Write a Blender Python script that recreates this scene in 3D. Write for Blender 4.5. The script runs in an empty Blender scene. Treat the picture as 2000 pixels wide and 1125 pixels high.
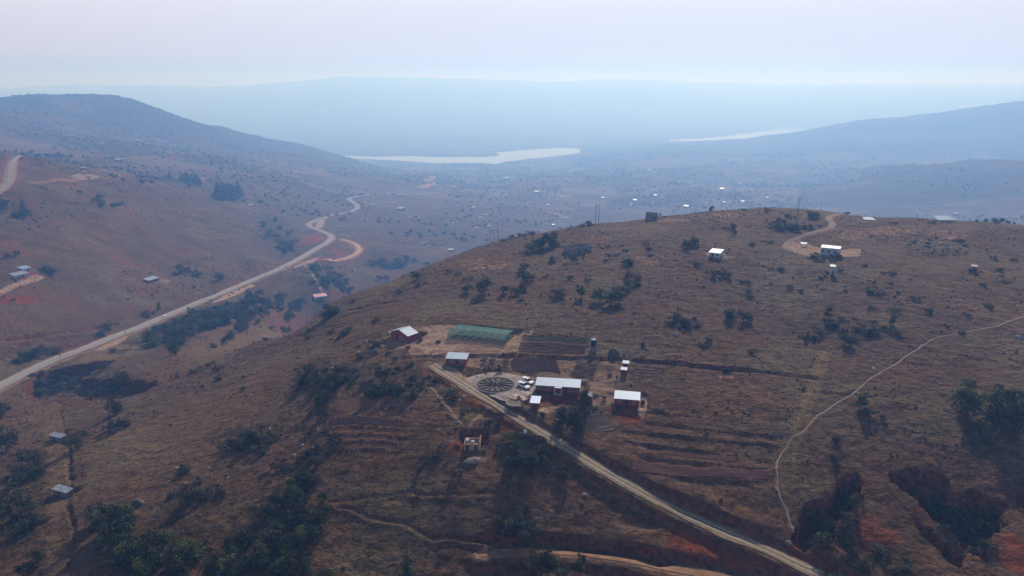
import bpy, bmesh, math, random
import numpy as np
from mathutils import Vector, Matrix

# ------------------------------------------------------------------ camera, sky, sun, exposure
S = bpy.context.scene
COL = S.collection
R = math.radians
CAMZ = 100.0
FPX = 1428.0                      # focal length in pixels of the 2000 px wide photograph
PITCH = math.atan((562.5 - 165.0) / FPX)
cam = bpy.data.cameras.new('camera'); co = bpy.data.objects.new('camera', cam); COL.objects.link(co)
co.location = (0, 0, CAMZ); co.rotation_euler = (R(90) - PITCH, 0, 0)
cam.sensor_width = 36; cam.lens = FPX / 2000 * 36; cam.clip_start = 1; cam.clip_end = 90000
S.camera = co

SUN_EL, SUN_AZ = R(31), R(15)     # in front of the camera, a little to the right
W = bpy.data.worlds.new('World'); S.world = W; W.use_nodes = True
nt = W.node_tree; nt.nodes.clear()
sky = nt.nodes.new('ShaderNodeTexSky'); sky.sky_type = 'NISHITA'; sky.sun_disc = False
sky.sun_elevation = SUN_EL; sky.sun_rotation = SUN_AZ
sky.altitude = 900; sky.air_density = 1.0; sky.dust_density = 1.0; sky.ozone_density = 2.0
# a smoky dry-season sky: the clear sky seen through a milky veil that thins towards the zenith
tc = nt.nodes.new('ShaderNodeTexCoord'); sx = nt.nodes.new('ShaderNodeSeparateXYZ'); nt.links.new(tc.outputs['Generated'], sx.inputs[0])
rp = nt.nodes.new('ShaderNodeValToRGB'); nt.links.new(sx.outputs[2], rp.inputs[0])
for i_, (p_, c_) in enumerate(((0.0, (3.0, 4.0, 6.4)), (.035, (7.4, 7.4, 9.2)), (.11, (9.4, 9.7, 11.2)), (.36, (2.4, 3.0, 5.2)), (1.0, (.8, 1.1, 2.1)))):
    e_ = rp.color_ramp.elements[i_] if i_ < 2 else rp.color_ramp.elements.new(p_)
    e_.position = p_; e_.color = (*[v / 16 for v in c_], 1)
vm = nt.nodes.new('ShaderNodeVectorMath'); vm.operation = 'SCALE'; vm.inputs['Scale'].default_value = 16.0; nt.links.new(rp.outputs[0], vm.inputs[0])
mxw = nt.nodes.new('ShaderNodeMix'); mxw.data_type = 'RGBA'; mxw.inputs[0].default_value = .975
nt.links.new(sky.outputs[0], mxw.inputs[6]); nt.links.new(vm.outputs[0], mxw.inputs[7])
bg = nt.nodes.new('ShaderNodeBackground'); bg.inputs['Strength'].default_value = 0.092
wo = nt.nodes.new('ShaderNodeOutputWorld')
nt.links.new(mxw.outputs[2], bg.inputs[0]); nt.links.new(bg.outputs[0], wo.inputs[0])
sl = bpy.data.lights.new('sun', 'SUN'); sl.energy = 5.0; sl.angle = R(0.5); sl.color = (1.0, 0.96, 0.91)
so = bpy.data.objects.new('sun', sl); COL.objects.link(so)
sd = Vector((math.sin(SUN_AZ) * math.cos(SUN_EL), math.cos(SUN_AZ) * math.cos(SUN_EL), math.sin(SUN_EL)))
so.rotation_euler = sd.to_track_quat('Z', 'Y').to_euler(); so.location = (0, 0, 900)
vs = S.view_settings; vs.view_transform = 'Standard'; vs.look = 'None'; vs.gamma = 1; vs.exposure = -0.1; vs.use_curve_mapping = False
S.cycles.max_bounces = 5; S.cycles.diffuse_bounces = 2; S.cycles.glossy_bounces = 2
S.cycles.transparent_max_bounces = 12; S.cycles.volume_bounces = 2; S.cycles.transmission_bounces = 2
HAZE, HAZECOL, HAZEABS, HAZEG = 0.00031, (.215, .475, 1.0), (.90, .83, .95), .32

# ------------------------------------------------------------------ number helpers
rng = np.random.default_rng(7); rnd = random.Random(11)
_tab = rng.random((256, 256))
def vnoise(x, y, seed=0):
    x = np.asarray(x, float) + seed * 37.31; y = np.asarray(y, float) + seed * 91.7
    ix = np.floor(x).astype(np.int64); iy = np.floor(y).astype(np.int64)
    fx = x - ix; fy = y - iy
    fx = fx * fx * (3 - 2 * fx); fy = fy * fy * (3 - 2 * fy)
    a = _tab[ix & 255, iy & 255]; b = _tab[(ix + 1) & 255, iy & 255]
    c = _tab[ix & 255, (iy + 1) & 255]; d = _tab[(ix + 1) & 255, (iy + 1) & 255]
    return (a + (b - a) * fx) * (1 - fy) + (c + (d - c) * fx) * fy - 0.5
def fbm(x, y, scale, octv=3, seed=0):
    s = 0; a = 1.0; t = 0
    x = x / scale; y = y / scale
    for o in range(octv):
        s = s + a * vnoise(x, y, seed + o * 3); t += a; a *= 0.5
        x, y = (x * 0.8 - y * 0.6) * 2.03, (x * 0.6 + y * 0.8) * 2.03
    return s / t * 2
def ridged(x, y, scale, octv, seed):
    s = 0; a = 1.0; t = 0
    x = x / scale; y = y / scale
    for o in range(octv):
        s = s + a * (1 - np.abs(vnoise(x, y, seed + o * 3)) * 4); t += a; a *= 0.5
        x, y = (x * 0.8 - y * 0.6) * 2.03, (x * 0.6 + y * 0.8) * 2.03
    return s / t
def sst(x, a, b):
    t = np.clip((x - a) / (b - a), 0, 1); return t * t * (3 - 2 * t)
def ray(px, py):
    u = (px - 1000.0) / FPX; v = (562.5 - py) / FPX
    cp, sp = math.cos(PITCH), math.sin(PITCH)
    dx, dy, dz = u, cp + v * sp, -sp + v * cp
    h = math.hypot(dx, dy)
    return math.atan2(dx, dy), dz / h          # azimuth from +Y, slope per metre of ground range

# ------------------------------------------------------------------ terrain: what height is the land
P = []   # (azimuth, ground range, height)
def cz(px, py, z):
    a, s = ray(px, py); P.append((a, (z - CAMZ) / s, z))
def cr(px, py, r):
    a, s = ray(px, py); P.append((a, r, CAMZ + s * r))
def ch(px, r, z):                  # a place nothing of which is seen: column of the photograph, range, height
    a, _ = ray(px, 500); P.append((a, r, z))
# near hill, from the foot of the frame to its crest
for px, rows in {
    -300: [(1125, -52), (900, -58), (760, -66)],
    0:    [(1125, -38), (1000, -42), (880, -52), (765, -75)],
    150:  [(1125, -30), (1000, -32), (880, -40), (780, -54), (700, -76)],
    350:  [(1125, -25), (950, -23), (820, -31), (720, -46), (680, -57)],
    520:  [(1125, -24), (950, -16), (820, -16), (720, -22), (650, -33)],
    700:  [(1125, -23), (950, -12), (820, -5.5), (720, -3.5), (620, -5)],
    850:  [(1125, -22), (950, -10.5), (820, -2.5), (740, 0.2), (650, 4), (560, 4)],
    1000: [(1125, -21), (950, -9.5), (850, -3.2), (750, 0.2), (660, 4.4), (560, 9.5), (500, 9.5)],
    1200: [(1125, -20), (950, -9), (850, -3.2), (750, 0.6), (660, 5.0), (560, 11), (480, 15.5)],
    1500: [(1125, -18), (1000, -11), (880, -4), (780, 1.5), (680, 6.5), (580, 12), (480, 18)],
    1700: [(1125, -17), (1000, -10), (880, -3), (780, 2.5), (680, 7.5), (580, 13), (490, 18)],
    2000: [(1125, -14), (1000, -8), (880, -1), (780, 4), (680, 8.5), (580, 13), (500, 17)],
    2300: [(1125, -10), (900, 0), (700, 10), (520, 17)]}.items():
    for py, z in rows: cz(px, py, z)
# just past the crest, out of sight
for px, py, z in ((640, 597, -17), (700, 572, -10), (780, 547, -3), (830, 524, 1), (900, 499, 5), (950, 480, 8), (1000, 468, 10), (1100, 448, 14), (1165, 440, 16), (1273, 429, 18), (1350, 422, 19.5), (1400, 416, 20.5), (1500, 411, 22),
                  (1560, 412, 22), (1620, 418, 22), (1700, 429, 21), (1760, 432, 20.5), (1850, 434, 20), (1920, 437, 19), (2000, 443, 18), (2300, 455, 14)):
    a_, s_ = ray(px, py - 6); r0 = (z - CAMZ) / s_; P.append((a_, r0, z))
    for dr, dz in ((45, 5), (140, 30), (340, 85)): P.append((a_, r0 + dr, CAMZ + s_ * (r0 + dr) - dz))
ch(520, 420, -58); ch(520, 560, -88)
# the valley of the tarred road
for px, py, z in ((0, 735, -77), (105, 700, -79), (250, 655, -85), (370, 598, -97), (450, 570, -106), (600, 505, -128), (650, 463, -142), (600, 437, -158), (690, 405, -184), (730, 380, -205),
                  (520, 600, -101), (640, 560, -118), (740, 500, -146), (850, 480, -165), (860, 378, -214), (840, 350, -240)):
    cz(px, py, z)
# slope west of it
for px, py, r in ((0, 640, 610), (0, 560, 690), (45, 530, 720), (0, 450, 830), (45, 405, 930), (30, 335, 1100), (30, 297, 1230), (-300, 500, 800), (-300, 300, 1300), (150, 330, 1230), (150, 500, 800),
                  (150, 600, 680), (300, 545, 800), (250, 340, 1350), (450, 400, 1380), (350, 450, 1050), (430, 500, 960), (520, 440, 1280), (560, 480, 1120)):
    cr(px, py, r)
for px, r, z in ((30, 1500, -20), (250, 1650, -70), (450, 1650, -118), (560, 1500, -150)): ch(px, r, z)
# beyond: foot of the western mountain, its ridge, the basin, the reservoir
for px, py, r in ((100, 285, 2300), (300, 300, 2300), (300, 330, 1850), (450, 345, 1850), (550, 350, 2100), (450, 300, 2900), (600, 330, 2700), (600, 300, 3400), (150, 240, 3000),
                  (0, 250, 2700), (300, 240, 3300), (400, 270, 3300), (0, 196, 3600), (130, 184, 3700), (190, 178, 3750), (250, 179, 3750), (300, 200, 3800), (400, 238, 3900), (500, 264, 4050), (600, 282, 4200), (655, 303, 4500),
                  (-300, 215, 3600)):
    cr(px, py, r)
for px in (-300, 0, 200, 400): ch(px, 4700, -120); ch(px, 6500, -330)
ch(600, 5200, -385)
for px, py, z in ((750, 342, -285), (700, 323, -385), (900, 335, -345), (850, 325, -392), (1000, 335, -340), (1000, 370, -250), (950, 420, -205), (1100, 400, -225), (1050, 325, -375), (1150, 340, -300), (1300, 380, -245), (1250, 350, -275),
                  (1500, 390, -240), (1450, 345, -285), (1700, 400, -235), (1950, 400, -200), (1650, 355, -262)):
    cz(px, py, z)
for px, py, r in ((1250, 304, 4550), (1200, 310, 4500), (1400, 305, 4700), (1620, 312, 4300), (1700, 322, 3300), (1770, 315, 3200), (1900, 311, 3150), (2000, 310, 3200), (2300, 300, 3200), (1850, 345, 2750), (1980, 350, 2700),
                  (1300, 283, 5600), (1400, 277, 5800), (1500, 267, 5900), (1560, 254, 6000), (1640, 240, 6100), (1700, 228, 6150), (1800, 218, 6200), (1885, 208, 6250), (1920, 207, 6250), (2000, 188, 6300), (2300, 150, 6400),
                  (1500, 290, 5100), (1700, 275, 5200), (1900, 265, 5300), (2000, 270, 5000), (1800, 296, 4600)):
    cr(px, py, r)
for px, z in ((1400, -400), (1560, -360), (1700, -330), (1900, -260), (2000, -230)): ch(px, 7300, z)
for px in (1700, 1900, 2100): ch(px, 3900, -290)
for px in range(-300, 2400, 300): ch(px, 9500, -405)
for px, py in ((-300, 225), (0, 222), (300, 215), (600, 195), (900, 193), (1200, 196), (1500, 200), (1800, 196), (2100, 190), (2300, 190)): cr(px, py, 12500)
for px, py in ((-300, 172), (0, 176), (300, 172), (480, 170), (600, 158), (690, 149), (900, 151), (1000, 158), (1200, 156), (1400, 164), (1600, 168), (1800, 172), (2000, 168), (2300, 165)): cr(px, py, 17000)
for a in range(-180, 181, 15):                       # the rest of the round, never in the frame
    if abs(a) < 50: continue
    ar = R(a)
    for r, z in ((14, -14), (60, -30 + 8 * math.sin(ar)), (170, -55), (500, -30), (1200, -20), (3500, 20), (7000, -100), (12500, 20), (17000, 260)): P.append((ar, r, z))
for a in (-40, -20, 0, 20, 40):
    P.append((R(a), 14, -14)); P.append((R(a), 60, -34)); P.append((R(a), 22000, 120))
P = np.array(P)
def emb(a, r):
    return np.stack([np.cos(a) * 1.0, np.sin(a) * 1.0, np.log(r / 300.0) * 0.42], -1)
E = emb(P[:, 0], P[:, 1]); N = len(P)
D = np.linalg.norm(E[:, None] - E[None], axis=-1)
A = np.zeros((N + 4, N + 4)); A[:N, :N] = D + 0 * np.eye(N)
A[:N, N] = 1; A[:N, N + 1:] = E; A[N, :N] = 1; A[N + 1:, :N] = E.T
A[:N, :N] -= np.eye(N) * 0.002
b = np.zeros(N + 4); b[:N] = P[:, 2]
cf = np.linalg.lstsq(A, b, rcond=None)[0]
def base(a, r):
    e = emb(a.ravel(), r.ravel()); out = np.empty(len(e))
    e2 = (E ** 2).sum(1)
    for i in range(0, len(e), 60000):
        q = e[i:i + 60000]
        d = np.sqrt(np.maximum((q ** 2).sum(1)[:, None] + e2[None] - 2 * q @ E.T, 1e-12))
        out[i:i + 60000] = d @ cf[:N] + cf[N] + q @ cf[N + 1:]
    return out.reshape(a.shape)

azd = np.concatenate([np.arange(-180, -41, 3.0), np.linspace(-40, 40, 900), np.arange(41.5, 180.1, 3.0)])
azd[-1] = 180.0
AZ = np.radians(azd)
RR = np.concatenate([np.exp(np.arange(math.log(6), math.log(115), 0.07)), np.exp(np.arange(math.log(115), math.log(640), 0.0030)),
                     np.exp(np.arange(math.log(640), math.log(7200), 0.0065)), np.exp(np.arange(math.log(7200), math.log(20500), 0.025))])
LR = np.log(RR)
GA, GR = np.meshgrid(AZ, RR, indexing='ij')
# coarse evaluation of the smooth base, then cubic-ish upsample
ca = np.concatenate([np.arange(-180, -42, 6.0), np.linspace(-42, 42, 141), np.arange(48, 181, 6.0)]); cl = np.linspace(LR[0], LR[-1], 420)
CA, CL = np.meshgrid(np.radians(ca), cl, indexing='ij')
CZ = base(CA, np.exp(CL))
def bil(Z, xa, xb, qa, qb):
    ia = np.clip(np.searchsorted(xa, qa) - 1, 0, len(xa) - 2); ib = np.clip(np.searchsorted(xb, qb) - 1, 0, len(xb) - 2)
    fa = np.clip((qa - xa[ia]) / (xa[ia + 1] - xa[ia]), 0, 1); fb = np.clip((qb - xb[ib]) / (xb[ib + 1] - xb[ib]), 0, 1)
    return (Z[ia, ib] * (1 - fa) + Z[ia + 1, ib] * fa) * (1 - fb) + (Z[ia, ib + 1] * (1 - fa) + Z[ia + 1, ib + 1] * fa) * fb
k = np.array([1, 4, 6, 4, 1]) / 16.0
for ax in (0, 1):                                   # soften the kinks of the interpolant
    pad = [(0, 0), (0, 0)]; pad[ax] = (2, 2); q = np.pad(CZ, pad, mode='edge'); n = CZ.shape[ax]
    CZ = sum(k[i] * np.take(q, range(i, i + n), axis=ax) for i in range(5))
Z = bil(CZ, np.radians(ca), cl, GA, np.log(GR))
X = GR * np.sin(GA); Y = GR * np.cos(GA)
# relief
WATER0 = -420.0
lakeside = .12 + .88 * sst(Z, WATER0 + 8, WATER0 + 110); far = sst(GR, 900, 2600) * lakeside; mid = sst(GR, 500, 900) * (1 - sst(GR, 5000, 9000)); near = 1 - sst(GR, 640, 1000)
Z += near * (1.1 * fbm(X, Y, 60, 2, 1) + 0.55 * fbm(X, Y, 17, 2, 2) + 0.22 * fbm(X, Y, 5, 2, 3))
Z += near * 0.20 * fbm(X * 0.6, Y, 2.4, 2, 4)                       # little cattle steps along the contour
dm = sst(GR, 620, 900) * (1 - far)
Z += dm * (6 * fbm(X, Y, 150, 3, 5) + 2.2 * fbm(X, Y, 30, 2, 6) + 3.0 * ridged(X + .6 * Y, Y * .6 - X, 75, 3, 15))
Z += far * (16 * fbm(X, Y, 420, 2, 7) + 9 * ridged(X, Y, 330, 3, 8) - 5 + 4 * fbm(X, Y, 70, 2, 9))
mt = sst(Z, -330, -120) * sst(GR, 2600, 3400)
Z += mt * (26 * ridged(X, Y, 620, 5, 12) - 12)
Z += sst(GR, 8500, 14000) * (75 * ridged(X, Y, 3200, 4, 13) - 35)
WATER = -420.0
Z = np.where(GR > 3800, np.maximum(Z, WATER + 6), Z)

def height(x, y):
    x = np.asarray(x, float); y = np.asarray(y, float)
    return bil(Z, AZ, LR, np.arctan2(x, y), np.log(np.maximum(np.hypot(x, y), 6.1)))
def at(px, py, rmin=60.0):
    """the point of the land the pixel looks at"""
    a, s = ray(px, py)
    zc = bil(Z, AZ, LR, np.full(len(RR), a), LR)
    g = zc - (CAMZ + s * RR)
    k = np.where((g >= 0) & (RR > rmin))[0]
    if len(k) == 0 or k[0] == 0: return None
    i = k[0]; t = g[i - 1] / (g[i - 1] - g[i]) if g[i] != g[i - 1] else 0
    r = RR[i - 1] + t * (RR[i] - RR[i - 1])
    return np.array([r * math.sin(a), r * math.cos(a), CAMZ + s * r])
def hat(px, py, rmax=690.0):
    """the same, but for things on the near hill: never past its crest"""
    for d in range(0, 40):
        p = at(px, py + d)
        if p is not None and math.hypot(p[0], p[1]) < rmax: return p
    return at(px, py)
def path3(pts):
    out = [at(*p) for p in pts]; return [q for q in out if q is not None]
def smooth(pts, it=2):
    pts = [np.array(p, float) for p in pts]
    for _ in range(it):
        q = [pts[0]]
        for a_, b_ in zip(pts[:-1], pts[1:]): q += [a_ * .75 + b_ * .25, a_ * .25 + b_ * .75]
        pts = q + [pts[-1]]
    return np.array(pts)
def inside(poly, x, y):
    c = np.zeros(x.shape, bool); j = len(poly) - 1
    for i in range(len(poly)):
        xi, yi = poly[i][:2]; xj, yj = poly[j][:2]
        if yi != yj: c ^= ((yi > y) != (yj > y)) & (x < (xj - xi) * (y - yi) / (yj - yi) + xi)
        j = i
    return c
def near_line(pts, reach, closed=False):
    """grid points within reach of a line: indices, distance, height of the line there, signed side"""
    pts = np.asarray(pts)
    x0, x1 = pts[:, 0].min() - reach, pts[:, 0].max() + reach; y0, y1 = pts[:, 1].min() - reach, pts[:, 1].max() + reach
    idx = np.where((X > x0) & (X < x1) & (Y > y0) & (Y < y1)); gx, gy = X[idx], Y[idx]
    best = np.full(gx.shape, 1e9); zz = np.zeros(gx.shape); side = np.zeros(gx.shape); ss = np.zeros(gx.shape)
    seg = list(zip(pts[:-1], pts[1:])) + ([(pts[-1], pts[0])] if closed else []); acc = 0
    for a_, b_ in seg:
        L = math.hypot(b_[0] - a_[0], b_[1] - a_[1])
        if L < 1e-6: continue
        m = np.where((gx > min(a_[0], b_[0]) - reach) & (gx < max(a_[0], b_[0]) + reach) & (gy > min(a_[1], b_[1]) - reach) & (gy < max(a_[1], b_[1]) + reach))[0]
        ux, uy = (b_[0] - a_[0]) / L, (b_[1] - a_[1]) / L
        t = np.clip((gx[m] - a_[0]) * ux + (gy[m] - a_[1]) * uy, 0, L)
        ex, ey = gx[m] - a_[0] - t * ux, gy[m] - a_[1] - t * uy; d = np.hypot(ex, ey)
        w = d < best[m]; mm = m[w]
        best[mm] = d[w]; zz[mm] = a_[2] + (b_[2] - a_[2]) * t[w] / L; side[mm] = np.sign(ux * ey[w] - uy * ex[w]); ss[mm] = acc + t[w]
        acc += L
    k = best < reach
    return (idx[0][k], idx[1][k]), best[k], zz[k], side[k], ss[k]
# ------------------------------------------------------------------ what lies on the land, traced and set on the land
def resample(pts, step):
    pts = np.asarray(pts); out = [pts[0]]
    for a_, b_ in zip(pts[:-1], pts[1:]):
        L = np.hypot(*(b_ - a_)[:2]); n = max(1, int(L / step))
        for i in range(1, n + 1): out.append(a_ + (b_ - a_) * i / n)
    return np.array(out)
def wander(l, amp):
    l = l.copy(); l[:, 0] += amp * fbm(l[:, 0], l[:, 1], 9, 2, 55); l[:, 1] += amp * fbm(l[:, 0], l[:, 1], 9, 2, 56); l[:, 2] = height(l[:, 0], l[:, 1]); return l
def line(pts, step=2.0, zs=0):
    l = resample(smooth(path3(pts)), step)
    if zs:
        q = np.pad(l[:, 2], (zs, zs), mode='edge'); l[:, 2] = np.convolve(q, np.ones(2 * zs + 1) / (2 * zs + 1), 'valid')
    return l
FARM = line([(845, 712), (868, 728), (905, 752), (950, 783), (1000, 812), (1060, 848), (1120, 885), (1180, 920), (1240, 955), (1300, 987), (1400, 1033), (1500, 1078), (1600, 1122), (1700, 1162)], 2, 4)
HIGH = line([(-130, 815), (-60, 790), (0, 760), (50, 732), (105, 702), (170, 678), (235, 656), (300, 629), (370, 599), (440, 571), (500, 545), (550, 525), (590, 504), (617, 487), (642, 473), (650, 463), (640, 456), (621, 450), (597, 440), (618, 430), (640, 423), (687, 413),
             (701, 406), (692, 397), (679, 389), (692, 384), (727, 380), (760, 380), (790, 380), (822, 379), (855, 377)], 5, 7)
HILLTRACK = line([(1640, 419), (1622, 421), (1617, 428), (1628, 436), (1622, 446), (1590, 453), (1562, 463), (1540, 473), (1533, 482), (1545, 490), (1580, 496)], 2, 3)
BOTTRACK = line([(940, 1080), (1000, 1079), (1080, 1075), (1150, 1079), (1230, 1093), (1320, 1112), (1420, 1126), (1500, 1150)], 2, 3)
FOOT = line([(2030, 606), (2000, 618), (1960, 632), (1900, 648), (1850, 658), (1815, 665), (1780, 690), (1740, 715), (1700, 742), (1660, 772), (1600, 808), (1560, 845), (1541, 865), (1527, 890), (1513, 930), (1512, 958), (1530, 990), (1535, 1018), (1560, 1048)], 2)
FOOT2 = line([(960, 1073), (880, 1053), (830, 1040), (760, 1023), (690, 1002), (640, 985)], 2)
FOOT3 = line([(1000, 962), (900, 966), (780, 971), (700, 976), (645, 982)], 2)
FOOT4 = line([(838, 757), (868, 787), (888, 808), (905, 830)], 2)
SPUR = line([(910, 848), (920, 826), (940, 808), (962, 796)], 2)
WESTROAD = line([(45, 301), (27, 312), (22, 330), (20, 350), (6, 370), (-25, 388)], 5, 3)
WESTSPUR = line([(-30, 582), (0, 572), (30, 556), (62, 547), (80, 540)], 3, 2)
SANDROAD = line([(668, 468), (690, 474), (703, 486), (697, 497), (680, 504), (655, 510), (640, 507)], 4, 3)
HOUSEPATH = line([(590, 513), (608, 530), (620, 555), (632, 573)], 4)
FARROAD = line([(845, 345), (833, 352), (846, 359), (829, 366)], 10, 2)
SIDEROAD = line([(637, 424), (626, 432), (623, 445)], 5, 2)
OLDTRACK = line([(1607, 690), (1597, 720), (1580, 765), (1562, 815), (1545, 855)], 2)
YARDPATH = line([(1040, 645), (1018, 676), (1012, 693), (992, 706), (1000, 720), (1040, 735)], 1.5)

FOOT, FOOT2, FOOT3, FOOT4 = [wander(l_, 1.6) for l_ in (FOOT, FOOT2, FOOT3, FOOT4)]
def grade(l, half, blend, cut=0.0):
    idx, d, zz, side, ss = near_line(l, half + blend)
    t = sst(d, half, half + blend); Z[idx] = (zz - cut) * (1 - t) + Z[idx] * t
plaza = at(968, 752)
gx, gy = X - plaza[0], Y - plaza[1]; q = np.hypot(gx, gy); m = q < 26; t = sst(q[m], 12.0, 19)
Z[m] = plaza[2] * (1 - t) + Z[m] * t
FARM[:, 2] = height(FARM[:, 0], FARM[:, 1]); q = np.pad(FARM[:, 2], (6, 6), mode='edge'); FARM[:, 2] = np.convolve(q, np.ones(13) / 13, 'valid')
grade(HIGH, 6.5, 14); HFAR = HIGH[np.hypot(HIGH[:, 0], HIGH[:, 1]) > 1700]; grade(HFAR, 26, 40); grade(FARM, 2.5, 2.2, 0.1); grade(HILLTRACK, 2, 3); grade(BOTTRACK, 2.5, 3, 0.3); grade(WESTROAD, 4, 6); grade(SANDROAD, 5, 8)
for l in (FOOT, FOOT2, FOOT3, FOOT4): grade(l, 0.4, 0.8, 0.08)

# banks: low steep faces that look downhill, each a step with a shallow furrow at its foot
def bank(l, h, w=1.2, wob=0.6):
    idx, d, zz, side, ss = near_line(l, 7 * w)
    x, y = X[idx], Y[idx]
    sd_ = d * side + wob * fbm(x, y, 5, 2, 31)
    # positive side = downhill after the sign is fixed
    n = np.array([l[-1][1] - l[0][1], -(l[-1][0] - l[0][0])])
    down = -1 if (n[1] > 0) else 1
    s_ = sd_ * -down
    hv = h * (0.65 + 0.7 * fbm(x, y, 9, 2, 33))
    edge = np.minimum(1, ss / 3) * np.minimum(1, np.maximum(0, ss.max() - ss) / 3)
    f = sst(s_, -0.25 * w, 0.25 * w) * (1 - sst(s_, 0.8 * w, 6.5 * w)) - 0.25 * sst(s_, -3 * w, -0.3 * w) * (1 - sst(s_, -0.25 * w, 0.0))
    Z[idx] -= hv * f * edge
BANKS = [
    ([(785, 699), (870, 694), (915, 692), (1010, 693), (1080, 697), (1145, 698), (1200, 698), (1290, 706), (1400, 716), (1480, 723), (1565, 733), (1605, 740)], 1.55, 1.0),
    ([(840, 634), (875, 632), (960, 645), (1020, 650), (1100, 657), (1200, 667), (1290, 678)], .6, .8),
    ([(1257, 803), (1300, 805), (1350, 812), (1393, 822)], 1.2, 1.1),
    ([(1257, 825), (1333, 833), (1400, 843), (1500, 851), (1530, 852)], 1.0, 1.1),
    ([(1213, 840), (1293, 848), (1367, 857), (1467, 866), (1525, 871)], 1.3, 1.1),
    ([(1217, 860), (1300, 872), (1377, 882), (1460, 895), (1510, 900)], 1.3, 1.1),
    ([(1245, 890), (1333, 900), (1417, 910), (1503, 917)], 1.1, 1.1),
    ([(1233, 928), (1333, 935), (1433, 941), (1505, 941)], 1.2, 1.1),
    ([(643, 818), (700, 816), (783, 820)], 1.0, .9), ([(640, 837), (720, 836), (810, 842)], 1.0, .9), ([(650, 850), (720, 850), (800, 856)], .7, .8),
    ([(667, 865), (740, 862), (790, 868)], 1.0, .9), ([(693, 877), (767, 883), (790, 884)], .9, .9), ([(645, 826), (783, 828)], .5, .7),
    ([(663, 610), (727, 595), (788, 587)], 1.4, 1.4), ([(620, 640), (690, 612), (740, 600)], .8, 1.2), ([(560, 660), (640, 640), (700, 625)], .7, 1.2),
    ([(1068, 1057), (1150, 1060), (1210, 1066), (1260, 1080), (1315, 1098)], 2.8, 1.4), ([(1203, 1008), (1240, 1010), (1292, 1020)], 1.6, 1.2),
    ([(905, 736), (930, 729), (955, 723), (985, 723)], .7, .7), ([(1270, 800), (1330, 796), (1400, 808)], .5, .9),
    ([(1180, 568), (1230, 572), (1280, 570)], .6, .9), ([(1140, 520), (1170, 524), (1210, 528)], .8, 1.0), ([(1290, 580), (1340, 586)], .8, 1.0),
    ([(0, 662), (60, 655), (140, 645), (220, 628)], 3.5, 3), ([(20, 672), (90, 664), (160, 654)], 3, 3), ([(262, 571), (295, 570), (328, 570)], 2.5, 2.5), ([(350, 586), (385, 580), (415, 572)], 3, 2.5),
    ([(60, 690), (120, 678), (160, 664)], 2.5, 3), ([(320, 478), (360, 486), (400, 498)], 3, 3), ([(100, 480), (130, 486)], 2.5, 3), ([(470, 690), (530, 676), (580, 662)], .8, 1.3),
    ([(430, 760), (480, 735), (540, 712)], .8, 1.3), ([(1560, 760), (1640, 768), (1730, 772)], .4, .9), ([(1640, 830), (1740, 842), (1860, 850)], .5, .9), ([(1700, 700), (1800, 712), (1900, 716)], .4, .9)]
for pts, h, w in BANKS: bank(line(pts, 2), h * (.42 if h < 1.5 else .8), w * .5, .5)
# the cut above the farm road and the fill below it
off = FARM.copy(); t_ = np.gradient(FARM[:, :2], axis=0); t_ /= np.linalg.norm(t_, axis=1)[:, None]
ROADN = np.stack([-t_[:, 1], t_[:, 0]], 1)          # towards the uphill side
cutl = FARM.copy(); cutl[:, :2] += ROADN * 3.6
idx, d, zz, side, ss = near_line(cutl, 9); s_ = d * side
hh = .75 * sst(ss, 34, 46) * (0.8 + .8 * fbm(X[idx], Y[idx], 8, 2, 41)); hh *= 1 + .9 * sst(ss, 70, 110)
Z[idx] += hh * sst(s_ + .3 * fbm(X[idx], Y[idx], 3, 2, 42), 0, .6) * (1 - sst(s_, 1.2, 8))
fill = FARM.copy(); fill[:, :2] -= ROADN * 3.0
idx, d, zz, side, ss = near_line(fill, 10); s_ = -d * side
Z[idx] -= .55 * sst(ss, 4, 14) * sst(s_, 0, 1.8) * (1 - sst(s_, 3, 10))

def gully(pts, depth, edge=2.0, rough=1.0, closed=True):
    l = np.array(path3(pts)); l = smooth(list(l) + [l[0]], 1)
    idx, d, zz, side, ss = near_line(l, 60)
    x, y = X[idx], Y[idx]; ins = inside(l, x, y)
    dd = np.where(ins, d, -d) + 1.5 * rough * fbm(x, y, 6, 2, 51) + .8 * rough * ridged(x, y, 2.6, 2, 57) - .3
    Z[idx] -= depth * sst(dd, 0, edge) * (0.72 + 0.28 * sst(dd, edge, edge * 4)) * (1 + .5 * fbm(x, y, 7, 3, 52) + .12 * ridged(x, y, 3, 2, 58))
G1 = [(1555, 1042), (1560, 1000), (1572, 974), (1600, 967), (1628, 966), (1640, 940), (1660, 922), (1685, 925), (1692, 945), (1672, 966), (1665, 990), (1652, 1012), (1642, 1052), (1600, 1068), (1565, 1062)]
G2 = [(1738, 925), (1760, 914), (1800, 915), (1832, 925), (1855, 945), (1862, 957), (1905, 958), (1920, 974), (1960, 976), (1970, 1000), (1960, 1030), (1930, 1056), (1924, 1092), (1900, 1082), (1872, 1052), (1835, 1025), (1805, 988), (1778, 962), (1745, 943)]
G3 = [(1988, 970), (2030, 962), (2080, 990), (2060, 1012), (2000, 1010)]
G4 = [(1768, 1000), (1785, 1003), (1830, 1045), (1870, 1075), (1890, 1110), (1870, 1118), (1840, 1085), (1800, 1045)]
G5 = [(38, 766), (58, 738), (100, 723), (150, 711), (215, 702), (226, 706), (195, 718), (165, 735), (180, 744), (232, 735), (262, 745), (312, 747), (292, 760), (244, 776), (200, 784), (150, 770), (100, 780), (60, 781)]
gully(G1, 7.0, 1.4); gully(G2, 10.0, 1.6); gully(G3, 7, 1.6); gully(G4, 5.0, 2.2); gully(G5, 8.5, 2.0, 2.2)
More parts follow.
